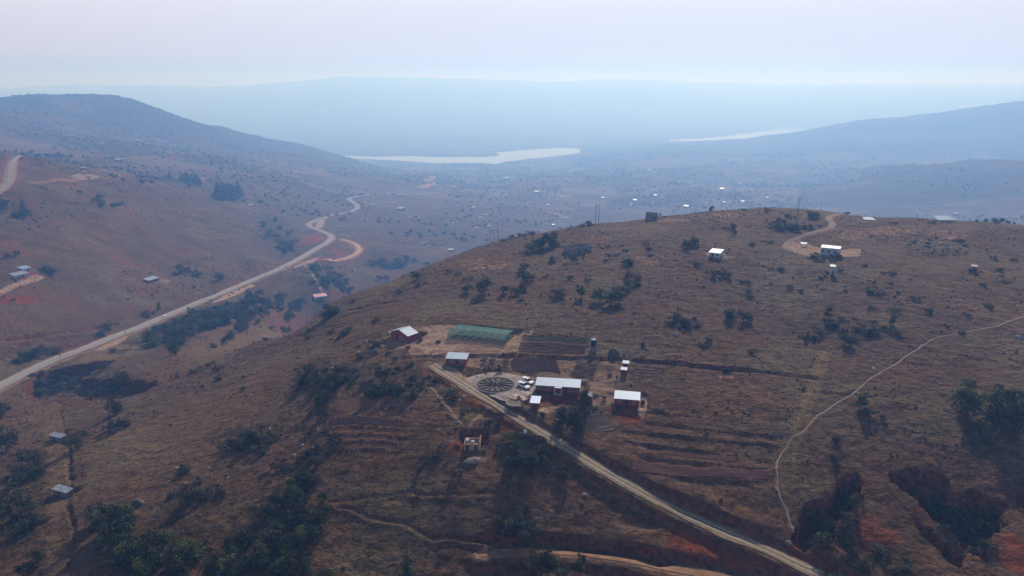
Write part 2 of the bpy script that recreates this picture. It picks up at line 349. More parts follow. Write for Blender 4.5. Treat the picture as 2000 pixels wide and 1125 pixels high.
gully([(1555, 1030), (1600, 1075), (1640, 1105), (1625, 1118), (1590, 1090), (1548, 1058)], 2.5, 1.5)
trench = wander(line([(118, 782), (126, 830), (134, 880), (139, 930), (138, 990), (139, 1050), (141, 1140)], 2), 1.5)
idx, d, zz, side, ss = near_line(trench, 3); Z[idx] -= .9 * (1 - sst(d + .9 * fbm(X[idx], Y[idx], 4, 2, 53), .0, 1.1)) * sst(fbm(X[idx], Y[idx], 11, 2, 59), -.45, .0)

# building pads
PADS = []
def frame(bl, br, depth, grow=1.2, drop=0.0):
    a_, b_ = (hat(*bl), hat(*br)) if bl[0] > 1000 else (at(*bl), at(*br)); ux = (b_ - a_)[:2]; L = float(np.hypot(*ux)); ux = ux / L; uy = np.array([-ux[1], ux[0]])
    c = (a_ + b_)[:2] / 2; z = (a_[2] + b_[2]) / 2 - drop
    gx, gy = X - (c[0] + uy[0] * depth / 2), Y - (c[1] + uy[1] * depth / 2)
    m = np.where((np.abs(gx) < 45) & (np.abs(gy) < 45)); gx, gy = gx[m], gy[m]
    qx, qy = np.abs(gx * ux[0] + gy * ux[1]) - L / 2 - grow, np.abs(gx * uy[0] + gy * uy[1]) - depth / 2 - grow
    q = np.hypot(np.maximum(qx, 0), np.maximum(qy, 0)); t = sst(q, 0, 2.5)
    Z[m] = z * (1 - t) + Z[m] * t
    return (c[0], c[1], z, math.atan2(ux[1], ux[0]), L)
F = {}
F['net'] = frame((874, 661), (985, 673), 12.0)
F['main'] = frame((1047, 764), (1131, 771), 5.2)
F['gable'] = frame((764, 664), (797, 665.5), 5.8)
F['mono'] = frame((871, 712), (911, 713), 5.2)
F['field'] = frame((1200, 791), (1248, 795), 5.0)
F['cabin'] = frame((1036, 798), (1052, 802), 3.6, .6)
F['hut'] = frame((1141, 790), (1157, 791), 3.6, .6)
F['wc1'] = frame((1212, 733), (1223, 734), 1.6, .5)
F['wc2'] = frame((1216, 720), (1227, 721), 1.6, .5)
F['tank'] = frame((1153, 688), (1166, 688), 2.6, .8)
F['ruin'] = frame((906, 877), (937, 878), 5.5, .6, .4)
F['top'] = frame((1602, 497), (1639, 501), 7.0, 1.5)
F['topshed'] = frame((1562, 481), (1578, 482), 3.0, 1)
F['low'] = frame((1385, 501), (1405, 505), 9.0, 1.2)
F['stone'] = frame((1119, 498), (1156, 490), 7, 1)
def pad(px, py, L, depth, rz, grow=1.0):
    p = hat(px, py); gx, gy = X - p[0], Y - p[1]; m = np.where((np.abs(gx) < 30) & (np.abs(gy) < 30)); q = np.hypot(gx[m], gy[m]); t = sst(q, L / 2 + grow, L / 2 + grow + 4); Z[m] = p[2] * (1 - t) + Z[m] * t
    return (p[0], p[1], p[2], rz, L)
F['crestruin'] = pad(1273, 430, 7.2, 4.5, -.1)
F['block'] = frame((1073, 510), (1085, 510), 3, .6)
F['wc3'] = frame((1621, 537), (1631, 538), 2.2, .6)
F['wc4'] = frame((1897, 531), (1908, 532), 2.2, .6)
F['shed1'] = frame((98, 862), (120, 860), 2.4, .6)
F['shed2'] = frame((105, 970), (131, 968), 2.4, .6)
F['west1'] = frame((29, 543), (57, 541), 6, 2)
F['west1b'] = frame((45, 532), (61, 531), 5, 1)
F['west2'] = frame((291, 551), (311, 550), 6, 2)
F['pink'] = frame((615, 584), (639, 584), 7, 2)
bay = at(1022, 764); gx, gy = X - bay[0], Y - bay[1]; q = np.hypot(gx, gy); m = q < 10; t = sst(q[m], 5.5, 8.5)
Z[m] = plaza[2] * (1 - t) + Z[m] * t
# lake bed
def onwater(px, py):
    a, s = ray(px, py); r = (WATER - CAMZ) / s; return (r * math.sin(a), r * math.cos(a))
LAKE1 = [(660, 303), (700, 303), (740, 305), (800, 304), (880, 306), (945, 305.5), (978, 302), (955, 298), (1000, 294.5), (1050, 289.5), (1100, 287.5), (1142, 290.5), (1160, 295.5), (1138, 299), (1152, 303), (1095, 308.5), (1040, 313), (1000, 319), (966, 327), (935, 323), (900, 320), (850, 320), (800, 316), (760, 314), (715, 312), (670, 309)]
LAKE2 = [(1284, 279), (1320, 272), (1380, 269), (1430, 263), (1486, 256), (1522, 250), (1490, 242), (1555, 236), (1620, 232), (1680, 234), (1690, 262), (1560, 270), (1480, 282), (1400, 290), (1300, 284)]
for L_ in (LAKE1, LAKE2):
    pw = [onwater(*p) for p in L_]; g = np.where((GR > 3800) & (GR < 14000)); ins = inside(pw, X[g] + 60 * fbm(X[g], Y[g], 260, 3, 61), Y[g] + 36 * fbm(X[g], Y[g], 260, 3, 62))
    zz = Z[g]; Z[g] = np.where(ins & (zz < WATER + 60), WATER - 12, zz)

# ------------------------------------------------------------------ covers of the land (what grows or lies where)
hyp = np.hypot(X, Y); sl_ = (Z - CAMZ); cp, sp = math.cos(PITCH), math.sin(PITCH)
dep = Y * cp - sl_ * sp; dep_ = np.where(dep < 1, 1, dep)
PXg = np.where(dep < 1, -9e3, 1000 + FPX * X / dep_); PYg = np.where(dep < 1, -9e3, 562.5 - FPX * (Y * sp + sl_ * cp) / dep_)
NEAR = GR < 640; MIDR = (GR > 420) & (GR < 1700)
C = {k: np.zeros(X.shape, np.float32) for k in ('sand', 'red', 'veg', 'rock', 'dry', 'pale', 'plough', 'cliff')}
nA = fbm(X, Y, 14, 3, 71); nB = fbm(X, Y, 5, 2, 72)
def blob(kind, px, py, rx, ry, s=1.0, zone=NEAR, ragged=.55, ang=0):
    m = zone & (np.abs(PXg - px) < rx * 2 + ry) & (np.abs(PYg - py) < ry * 2 + abs(math.sin(R(ang))) * rx * 2)
    dx, dy = PXg[m] - px, PYg[m] - py; ca_, sa_ = math.cos(R(ang)), math.sin(R(ang))
    q = np.hypot((dx * ca_ + dy * sa_) / rx, (-dx * sa_ + dy * ca_) / ry) + ragged * nA[m] * 1.2 + ragged * .6 * nB[m]
    C[kind][m] = np.maximum(C[kind][m], s * (1 - sst(q, .75, 1.1)))
def quadm(kind, poly, s=1.0, zone=NEAR, soft=0.35):
    xs = [p[0] for p in poly]; ys = [p[1] for p in poly]
    m = zone & (PXg > min(xs) - 5) & (PXg < max(xs) + 5) & (PYg > min(ys) - 5) & (PYg < max(ys) + 5)
    ins = inside(poly, PXg[m] + nB[m] * 5, PYg[m] + nB[m] * 2)
    C[kind][m] = np.where(ins, np.maximum(C[kind][m], s * (1 - soft * np.abs(nB[m]) * 2)), C[kind][m])
def stripe(kind, l, half, s=1.0, soft=.5):
    idx, d, zz, side, ss = near_line(l, half + soft * 2)
    v = s * (1 - sst(d + soft * nB[idx] * .8, half, half + soft)); C[kind][idx] = np.maximum(C[kind][idx], v)
quadm('sand', [(800, 640), (870, 633), (1008, 650), (1014, 688), (905, 700), (800, 692), (788, 665)], .75)
blob('sand', 850, 668, 60, 22, .9); blob('sand', 770, 668, 50, 18, .55); blob('sand', 940, 705, 70, 16, .6); blob('sand', 1130, 735, 90, 34, .45); blob('sand', 1175, 775, 34, 30, .55)
blob('sand', 1000, 668, 40, 26, .7); blob('sand', 1075, 800, 40, 10, .8); blob('red', 1080, 783, 60, 12, .9); blob('red', 1228, 812, 34, 16, 1); blob('sand', 1254, 795, 10, 26, .9)
blob('red', 1196, 800, 12, 14, .8); blob('red', 858, 735, 30, 16, .6, ang=30); blob('red', 930, 790, 70, 12, .55, ang=33); blob('red', 1000, 832, 60, 14, .5, ang=33)
blob('red', 893, 872, 24, 18, 1); blob('sand', 885, 862, 12, 8, .6); blob('sand', 924, 897, 24, 10, .9); blob('red', 925, 850, 36, 14, .6); blob('sand', 880, 727, 26, 10, .9, ang=20)
blob('sand', 905, 742, 26, 9, .8, ang=30); blob('red', 1380, 1075, 90, 28, .75, ang=15); blob('red', 1330, 1040, 40, 22, .6); blob('red', 1560, 1075, 20, 30, 1, ang=-40); blob('red', 1610, 1100, 34, 10, 1, ang=40)
blob('red', 1700, 1040, 60, 30, .6, ang=20); blob('red', 1990, 1085, 50, 40, .7); blob('red', 1800, 1010, 30, 12, .5, ang=40); blob('sand', 1240, 1030, 60, 12, .35); blob('red', 900, 738, 26, 12, .5)
quadm('plough', [(1240, 892), (1503, 918), (1503, 940), (1236, 927)], 1); quadm('plough', [(1290, 876), (1510, 900), (1506, 915), (1300, 892)], .8); quadm('plough', [(1255, 828), (1525, 853), (1520, 868), (1215, 838)], .45)
quadm('plough', [(1015, 652), (1148, 662), (1142, 694), (1012, 690)], .9); quadm('plough', [(1003, 699), (1085, 702), (1098, 733), (1040, 728), (997, 718)], .9); quadm('plough', [(1118, 708), (1168, 710), (1160, 745), (1110, 732)], .7)
quadm('plough', [(643, 816), (785, 818), (812, 842), (790, 884), (690, 880), (640, 850)], .5); quadm('plough', [(652, 780), (820, 778), (822, 800), (650, 806)], .3); quadm('plough', [(1235, 700), (1296, 705), (1290, 738), (1228, 734)], .4)
quadm('sand', [(1540, 476), (1560, 470), (1600, 484), (1646, 488), (1682, 486), (1680, 500), (1640, 503), (1590, 502), (1548, 494)], 1.0, soft=.2); blob('sand', 1395, 496, 36, 6, .8); blob('sand', 1418, 503, 26, 5, .6)
blob('rock', 1700, 455, 58, 14, .95, ragged=1.1); blob('rock', 1850, 458, 46, 7, .8, ragged=1.2); blob('rock', 942, 514, 36, 12, .85, ragged=1.0); blob('rock', 1405, 421, 34, 5, .8, ragged=1); blob('sand', 1300, 430, 60, 4, .4)
blob('rock', 1265, 508, 26, 10, .6, ragged=1); blob('rock', 1150, 478, 30, 14, .4, ragged=1.2); blob('rock', 1840, 480, 30, 6, .5, ragged=1.2); blob('rock', 1325, 640, 24, 12, .5, ragged=1.2)
blob('rock', 1900, 600, 60, 14, .2, ragged=1.2); blob('sand', 1420, 736, 14, 5, .9); blob('rock', 1000, 1030, 16, 10, .6)
for px, py, rx, ry, s in ((630, 735, 60, 26, .8), (770, 752, 60, 30, .8), (490, 860, 60, 26, .8), (590, 930, 50, 60, .6), (540, 1040, 90, 60, .7), (300, 1060, 120, 70, .9), (30, 940, 60, 60, .7), (0, 1040, 70, 60, .7), (1030, 880, 50, 40, .9),
                          (1010, 1030, 34, 34, .8), (380, 960, 50, 20, .5), (1620, 1030, 60, 30, .6), (1700, 1100, 80, 24, .6), (1870, 1030, 60, 50, .8), (1935, 800, 80, 50, .8), (1120, 850, 40, 34, .6), (900, 780, 40, 20, .5),
                          (1640, 640, 80, 20, .5), (1840, 490, 60, 16, .5), (1560, 440, 60, 8, .5), (1150, 455, 60, 8, .3), (1190, 580, 40, 18, .6), (1280, 640, 40, 12, .3), (130, 740, 80, 24, .6), (230, 740, 50, 16, .5), (690, 880, 30, 20, .5), (870, 900, 60, 20, .5)):
    blob('veg', px, py, rx, ry, s, ragged=1.0)
for px, py, rx, ry, s, a in ((330, 640, 80, 24, 1, -25), (430, 610, 80, 24, 1, -14), (540, 580, 60, 18, .9, 10), (640, 545, 60, 20, .9, 25), (545, 460, 46, 34, 1, 50), (780, 512, 70, 10, .9, 0), (60, 685, 50, 16, .8, 0), (330, 350, 60, 10, .9, 10),
                             (450, 372, 34, 16, 1, 0), (360, 530, 50, 8, .7, 10), (430, 540, 30, 12, .6, 0), (130, 400, 90, 10, .5, 20), (870, 455, 120, 10, .7, 3), (170, 330, 60, 8, .6, 0), (590, 640, 80, 10, .6, 0), (600, 640, 30, 10, .6, 0), (100, 410, 90, 22, .35, 0)):
    blob('veg', px, py, rx, ry, s, zone=MIDR, ragged=.9, ang=a)
for px, py, rx, ry, s, a in ((610, 467, 32, 10, 1, -20), (655, 490, 22, 8, .9, 30), (30, 584, 60, 10, 1, 0), (60, 540, 30, 10, .9, 0), (520, 598, 20, 4, .9, 0), (640, 505, 20, 5, .8, 0), (190, 664, 60, 5, .5, -20), (15, 340, 30, 40, .5, 0), (620, 520, 26, 3, .6, 0), (480, 545, 70, 6, .5, -22)):
    blob('red' if py != 520 else 'sand', px, py, rx, ry, s, zone=MIDR, ragged=.5, ang=a)
for px, py, rx, ry, s, a in ((222, 670, 34, 5, 1, -26), (460, 572, 50, 4, 1, -24), (600, 512, 30, 4, .8, -20), (165, 345, 30, 6, .7, 0), (220, 335, 50, 20, .3, 0), (320, 549, 24, 4, .5, 0)):
    blob('sand', px, py, rx, ry, s, zone=MIDR, ragged=.4, ang=a)
for px, py, rx, ry, s, a in ((210, 690, 90, 14, .9, -8), (105, 850, 24, 40, .7, 0), (112, 950, 24, 90, .7, 0), (112, 1080, 20, 60, .6, 0), (108, 800, 24, 24, .7, 0), (80, 810, 40, 26, .6, 0), (420, 680, 110, 14, .5, -12), (560, 640, 60, 16, .6, -20), (400, 830, 150, 90, .30, -30), (250, 880, 90, 40, .3, 0),
                             (560, 750, 120, 60, .25, -30), (860, 850, 60, 20, .2, 0), (1850, 520, 80, 14, .4, 0), (1960, 540, 60, 10, .5, 0), (1900, 560, 90, 10, .3, 0), (1850, 445, 140, 8, .6, 0), (1600, 440, 90, 12, .4, 0), (1450, 470, 120, 24, .35, 0), (1700, 480, 120, 20, .3, 0), (1250, 450, 110, 14, .35, 0), (170, 1100, 20, 60, .4, 0), (1540, 900, 20, 90, .5, 0)):
    blob('dry', px, py, rx, ry, s, ragged=.6, ang=a)
stripe('dry', FARM, 4.2, .9, 1.0); stripe('pale', FOOT, .1, .5, .5); stripe('pale', FOOT2, .05, .3, .3); stripe('pale', FOOT3, .05, .22, .3); stripe('sand', FOOT4, .25, .6, .4); stripe('sand', SPUR, .5, .55, .5)
stripe('sand', BOTTRACK, 1.5, .7, .8); stripe('dry', OLDTRACK, 2.4, .7, .8); stripe('pale', OLDTRACK, .2, .3, .5); stripe('pale', YARDPATH, .4, .8, .3); stripe('sand', HOUSEPATH, 1.6, .8, 1.0); stripe('sand', HIGH, 6.8, .6, 1.8)
stripe('sand', WESTROAD, 5, .8, 2); stripe('red', WESTROAD, 9, .25, 5); stripe('sand', WESTSPUR, 2.5, .9, 1.5); stripe('sand', SANDROAD, 5, 1, 3); stripe('red', SANDROAD, 10, .6, 5); stripe('pale', FARROAD, 14, 1, 8); stripe('sand', SIDEROAD, 5, .9, 3)
stripe('sand', HILLTRACK, 1.7, .8, .7)
stripe('pale', line([(160, 346), (110, 352), (60, 356)], 4), 2.5, .5, 2); stripe('pale', line([(1000, 404), (1060, 410), (1105, 425)], 10), 6, .6, 6); stripe('pale', line([(362, 336), (385, 342), (398, 352)], 8), 5, .5, 6)
# woodland, farmland and bare ground of the far country
fz = GR > 1300
fv = sst(fbm(X, Y, 260, 3, 81) + .5 * fbm(X, Y, 60, 2, 82), .02, .34)
C['veg'] = np.maximum(C['veg'], np.where(fz, sst(GR, 1300, 2200) * fv * .9, 0)).astype(np.float32)
C['veg'] = np.maximum(C['veg'], mt * .5 * sst(ridged(X, Y, 500, 3, 84), -.2, .5)).astype(np.float32)
fd = sst(fbm(X, Y, 170, 2, 83), .22, .4); C['dry'] = np.maximum(C['dry'], np.where(fz, sst(GR, 1500, 2400) * fd * .6, 0)).astype(np.float32)
mv = sst(fbm(X, Y, 60, 3, 86), .25, .55) * sst(GR, 640, 800) * (1 - sst(GR, 1300, 2200)); C['veg'] = np.maximum(C['veg'], mv * .55).astype(np.float32)
C['red'] = np.maximum(C['red'], .5 * sst(fbm(X, Y, 26, 3, 87), .3, .6) * sst(GR, 600, 700) * (1 - sst(GR, 1500, 2600))).astype(np.float32)
C['red'] = np.maximum(C['red'], .18 * sst(fbm(X, Y, 24, 3, 88), .2, .6) * near).astype(np.float32)
def cells(x, y, size, seed):
    u, v = x / size + .35 * fbm(x, y, size * 1.5, 2, seed), y / (size * 1.7) + .35 * fbm(x, y, size * 1.5, 2, seed + 1)
    return _tab[(np.floor(u).astype(int) * 7 + seed) & 255, (np.floor(v).astype(int) * 13 + seed) & 255]
cl_ = cells(X, Y, 95, 3); zf = sst(GR, 1500, 2200) * (1 - sst(GR, 6500, 9000)) * (1 - mt)
C['dry'] = np.maximum(C['dry'], np.where(cl_ > .80, zf * .6, 0)).astype(np.float32); C['veg'] = np.where(cl_ > .72, C['veg'] * (1 - zf * .8), np.maximum(C['veg'], np.where(cl_ < .22, zf * .85, 0))).astype(np.float32)
C['sand'] = np.maximum(C['sand'], np.where(cl_ > .95, zf * .22, 0)).astype(np.float32)
st_ = sst(ridged(X + .6 * Y, (Y * .6 - X) * 2.2, 60, 3, 91), .25, .7) * sst(GR, 600, 720) * (1 - sst(GR, 1500, 2300)); C['veg'] = np.maximum(C['veg'], st_ * .55).astype(np.float32)
wood = (GR > 2900) & (GR < 4700) & (PXg < 760); fw = sst(fbm(X, Y, 240, 3, 94) + .9 * sst(PXg, 60, 300) - .25, 0, .4) * sst(Z, -330, -200)
C['veg'] = np.where(wood, np.maximum(C['veg'], fw * sst(GR, 2900, 3300)), C['veg']).astype(np.float32); C['dry'] = np.where(wood, C['dry'] * (1 - fw), C['dry']).astype(np.float32)
wood = (GR > 2300) & (GR < 3300) & (PXg > 1560); fw = sst(PYg, 318, 330) * sst(fbm(X, Y, 200, 3, 95) + .45, 0, .4); C['veg'] = np.where(wood, np.maximum(C['veg'], fw), C['veg']).astype(np.float32); C['dry'] = np.where(wood, C['dry'] * (1 - fw), C['dry']).astype(np.float32)
wood = (GR > 4600) & (GR < 7200) & (PXg > 1150); C['veg'] = np.where(wood, np.maximum(C['veg'], .85), C['veg']).astype(np.float32)
# steep broken faces show bare red earth, its colour darkened to add wall shade
gzr = np.abs(np.gradient(Z, axis=1) / np.gradient(GR, axis=1)); gza = np.abs(np.gradient(Z, axis=0) / (GR * np.gradient(AZ)[:, None]))
steep = sst(np.hypot(gzr, gza), .55, 1.1) * (GR < 1500); C['cliff'] = (sst(np.hypot(gzr, gza), .5, 1.0) * (GR < 1500)).astype(np.float32)

# ------------------------------------------------------------------ materials
MAT = {}
def mat(name, col, rough=.85, metal=0.0, spec=.2, noise=0.0, nscale=2.0, bump=0.0, bscale=8.0, alpha=None, col2=None, emit=None):
    if name in MAT: return MAT[name]
    m = bpy.data.materials.new(name); m.use_nodes = True; n = m.node_tree; p = n.nodes['Principled BSDF']
    p.inputs['Base Color'].default_value = (*col, 1); p.inputs['Roughness'].default_value = rough; p.inputs['Metallic'].default_value = metal; p.inputs['Specular IOR Level'].default_value = spec
    g = n.nodes.new('ShaderNodeNewGeometry')
    if noise:
        t = n.nodes.new('ShaderNodeTexNoise'); t.inputs['Scale'].default_value = nscale; t.inputs['Detail'].default_value = 4; n.links.new(g.outputs['Position'], t.inputs['Vector'])
        mr = n.nodes.new('ShaderNodeMapRange'); mr.inputs[1].default_value = .3; mr.inputs[2].default_value = .7; n.links.new(t.outputs[0], mr.inputs[0])
        mx = n.nodes.new('ShaderNodeMix'); mx.data_type = 'RGBA'; n.links.new(mr.outputs[0], mx.inputs[0])
        c2 = col2 or tuple(c * (1 - noise) for c in col); mx.inputs[6].default_value = (*[min(1, c * (1 + (0 if col2 else noise * .6))) for c in col], 1); mx.inputs[7].default_value = (*c2, 1)
        n.links.new(mx.outputs[2], p.inputs['Base Color'])
    if bump:
        t = n.nodes.new('ShaderNodeTexNoise'); t.inputs['Scale'].default_value = bscale; t.inputs['Detail'].default_value = 3; n.links.new(g.outputs['Position'], t.inputs['Vector'])
        bm_ = n.nodes.new('ShaderNodeBump'); bm_.inputs['Strength'].default_value = .8; bm_.inputs['Distance'].default_value = bump; n.links.new(t.outputs[0], bm_.inputs['Height']); n.links.new(bm_.outputs[0], p.inputs['Normal'])
    if alpha is not None: p.inputs['Alpha'].default_value = alpha
    MAT[name] = m; return m

def ground_mat():
    m = bpy.data.materials.new('ground'); m.use_nodes = True; n = m.node_tree; L = n.links; N_ = n.nodes.new; p = n.nodes['Principled BSDF']
    p.inputs['Roughness'].default_value = .95; p.inputs['Specular IOR Level'].default_value = .05
    g = N_('ShaderNodeNewGeometry')
    def noise(scale, detail=4, rough=.55, vec=None):
        t = N_('ShaderNodeTexNoise'); t.inputs['Scale'].default_value = scale; t.inputs['Detail'].default_value = detail; t.inputs['Roughness'].default_value = rough; L.new(vec or g.outputs['Position'], t.inputs['Vector']); return t.outputs[0]
    def ramp(v, a_, b_, lo=0., hi=1.):
        r = N_('ShaderNodeMapRange'); r.interpolation_type = 'SMOOTHSTEP'; r.inputs[1].default_value = a_; r.inputs[2].default_value = b_; r.inputs[3].default_value = lo; r.inputs[4].default_value = hi; L.new(v, r.inputs[0]); return r.outputs[0]
    def mix(f, a_, b_):
        x = N_('ShaderNodeMix'); x.data_type = 'RGBA'
        if isinstance(f, float): x.inputs[0].default_value = f
        else: L.new(f, x.inputs[0])
        for s_, v in ((6, a_), (7, b_)):
            if isinstance(v, tuple): x.inputs[s_].default_value = (*v, 1)
            else: L.new(v, x.inputs[s_])
        return x.outputs[2]
    def mul(a_, b_):
        x = N_('ShaderNodeMath'); x.operation = 'MULTIPLY'
        for s_, v in ((0, a_), (1, b_)):
            if isinstance(v, float): x.inputs[s_].default_value = v
            else: L.new(v, x.inputs[s_])
        return x.outputs[0]
    mp = N_('ShaderNodeMapping'); mp.inputs['Scale'].default_value = (.85, 1, 1); L.new(g.outputs['Position'], mp.inputs['Vector'])
    at1 = N_('ShaderNodeAttribute'); at1.attribute_name = 'cover_a'; at2 = N_('ShaderNodeAttribute'); at2.attribute_name = 'cover_b'
    s1 = N_('ShaderNodeSeparateColor'); L.new(at1.outputs['Color'], s1.inputs[0]); s2 = N_('ShaderNodeSeparateColor'); L.new(at2.outputs['Color'], s2.inputs[0])
    sand, red, veg, rock = s1.outputs[0], s1.outputs[1], s1.outputs[2], at1.outputs['Alpha']; dry, pale, plough = s2.outputs[0], s2.outputs[1], s2.outputs[2]
    c = mix(ramp(noise(.035, 3), .35, .65), (0.095, 0.046, 0.025), (0.129, 0.069, 0.034))
    c = mix(ramp(noise(.011, 3), .42, .60), c, (0.091, 0.051, 0.031))
    c = mix(mul(ramp(noise(.022, 4), .50, .62), .8), c, (0.127, 0.092, 0.048))
    c = mix(mul(ramp(noise(.42, 5, .65), .47, .68), .62), c, (0.187, 0.106, 0.048))
    c = mix(mul(ramp(noise(.7, 5, .66, mp.outputs[0]), .50, .62), .74), c, (0.034, 0.017, 0.011))
    c = mix(mul(ramp(noise(.15, 6, .75), .54, .64), .75), c, (0.041, 0.025, 0.014))
    c = mix(mul(dry, .8), c, mix(ramp(noise(.6, 4), .35, .7), (0.206, 0.134, 0.059), (0.106, 0.069, 0.034)))
    c = mix(mul(veg, .85), c, mix(ramp(noise(.55, 5, .65), .42, .62), (0.024, 0.022, 0.010), (0.087, 0.045, 0.020)))
    c = mix(mul(plough, .85), c, mix(ramp(noise(2.2, 3, .5, mp.outputs[0]), .4, .6), (0.105, 0.044, 0.027), (0.149, 0.069, 0.041)))
    c = mix(ramp(red, .15, .95), c, mix(ramp(noise(.4, 4), .35, .7), (0.213, 0.047, 0.017), (0.099, 0.029, 0.015)))
    c = mix(ramp(sand, .1, .95), c, mix(ramp(noise(.45, 4), .35, .7), (0.364, 0.232, 0.150), (0.246, 0.150, 0.096)))
    c = mix(mul(rock, ramp(noise(.45, 4, .65), .46, .64)), c, (0.356, 0.188, 0.101))
    c = mix(pale, c, (0.316, 0.169, 0.084))
    c = mix(mul(at2.outputs['Alpha'], .9), c, mix(ramp(noise(.6, 4), .38, .62), (.175, .055, .028), (.060, .026, .018)))  # red earth of steep faces, shade of the walls mixed into the tones
    L.new(c, p.inputs['Base Color'])
    b1 = N_('ShaderNodeBump'); b1.inputs['Strength'].default_value = 1; b1.inputs['Distance'].default_value = .34; L.new(noise(1.6, 5, .62, mp.outputs[0]), b1.inputs['Height'])
    b2 = N_('ShaderNodeBump'); b2.inputs['Strength'].default_value = 1; b2.inputs['Distance'].default_value = 1.7; L.new(noise(.25, 4, .6, mp.outputs[0]), b2.inputs['Height']); L.new(b1.outputs[0], b2.inputs['Normal'])
    L.new(b2.outputs[0], p.inputs['Normal'])
    return m

# ------------------------------------------------------------------ building the mesh of the land
def raw_mesh(name, v, f):
    me = bpy.data.meshes.new(name); v = np.asarray(v, np.float32); f = np.asarray(f, np.int32)
    me.vertices.add(len(v)); me.vertices.foreach_set('co', v.ravel()); me.loops.add(f.size); me.loops.foreach_set('vertex_index', f.ravel())
    me.polygons.add(len(f)); me.polygons.foreach_set('loop_start', np.arange(0, f.size, f.shape[1], dtype=np.int32)); me.update(calc_edges=True); return me
na, nr = X.shape
ii = (np.arange(na - 1)[:, None] * nr + np.arange(nr - 1)[None]).ravel()
gm = raw_mesh('ground', np.stack([X.ravel(), Y.ravel(), Z.ravel()], 1), np.stack([ii, ii + nr, ii + nr + 1, ii + 1], 1))
for nm, ks in (('cover_a', ('sand', 'red', 'veg', 'rock')), ('cover_b', ('dry', 'pale', 'plough', 'cliff'))):
    at_ = gm.attributes.new(nm, 'FLOAT_COLOR', 'POINT'); arr = np.ones((X.size, 4), np.float32)
    for i, k_ in enumerate(ks):
        if k_: arr[:, i] = np.clip(C[k_].ravel(), 0, 1)
    at_.data.foreach_set('color', arr.ravel())
gm.polygons.foreach_set('use_smooth', np.ones(len(gm.polygons), bool)); gm.materials.append(ground_mat())
go = bpy.data.objects.new('ground', gm); COL.objects.link(go); go['kind'] = 'structure'

def link(name, me, parent=None, m=None, loc=None):
    o = bpy.data.objects.new(name, me); COL.objects.link(o)
    if m and not me.materials: me.materials.append(m)
    if parent: o.parent = parent
    if loc is not None: o.location = loc
    return o
def structure(o): o['kind'] = 'structure'; return o
def tag(o, label, cat, group=None):
    o['label'] = label; o['category'] = cat
    if group: o['group'] = group
    return o
def ribbon(name, l, half, m, off=.12, ncross=3, shift=0.0, parent=None, kind='structure', rag=0.0):
    l = np.asarray(l); t = np.gradient(l[:, :2], axis=0); t /= np.maximum(np.linalg.norm(t, axis=1), 1e-6)[:, None]; nn = np.stack([-t[:, 1], t[:, 0]], 1)
    v = []; f = []; w = ncross
    for i, p in enumerate(l):
        hf = half * (1 + rag * float(fbm(p[0], p[1], 7, 2, 90)))
        for k_ in range(w):
            q = p[:2] + nn[i] * (shift + hf * (2 * k_ / (w - 1) - 1)); r = math.hypot(*q)
            v.append((q[0], q[1], float(height(q[0], q[1])) + off + .0005 * r))
    for i in range(len(l) - 1):
        for k_ in range(w - 1): a_ = i * w + k_; f.append((a_, a_ + w, a_ + w + 1, a_ + 1))
    o = link(name, raw_mesh(name, v, f), parent, m)
    if kind and not parent: o['kind'] = kind
    return o
mv_ = mat('road verge', (.26, .185, .10), .95, noise=.35, nscale=.8, bump=.05, bscale=4, col2=(.15, .10, .06))
ms_ = mat('wheel strip', (.34, .29, .22), .9, noise=.25, nscale=1.2)
farm = ribbon('road', FARM, 2.2, mv_, .10, 5, rag=.45)
for sh in (-.85, .85): ribbon('wheel_strip', FARM, .32, ms_, .16, 3, sh, farm, rag=.35)
ma_ = mat('asphalt', (.26, .225, .205), .9, noise=.15, nscale=.3)
mg_ = mat('gravel shoulder', (.27, .21, .165), .95, noise=.3, nscale=.4)
hw = ribbon('road', HIGH, 5.0, mg_, .22, 5, rag=.12); ribbon('carriageway', HIGH, 3.2, ma_, .34, 3, 0, hw)
ribbon('edge_line', HIGH[:150], .12, mat('line paint', (.6, .58, .5), .7), .42, 2, 2.9, hw)
md_ = mat('dirt track', (.30, .225, .155), .95, noise=.25, nscale=.6)
ht = ribbon('path', HILLTRACK, .35, md_, .08, 2, .8); ribbon('wheel_strip', HILLTRACK, .35, md_, .08, 2, -.8, ht)
ribbon('path', FOOT, .20, mat('footpath', (.27, .205, .165), .95, noise=.3, nscale=.7), .05, 2, rag=.5)
ribbon('path', BOTTRACK, 1.15, mat('orange track', (.24, .125, .06), .95, noise=.3, nscale=.5), .06, 4, rag=.3)
ribbon('path', WESTROAD, 3.2, mg_, .25, 3); ribbon('path', SANDROAD, 3, mat('orange sand', (.48, .28, .17), .95, noise=.2, nscale=.2), .2, 3)

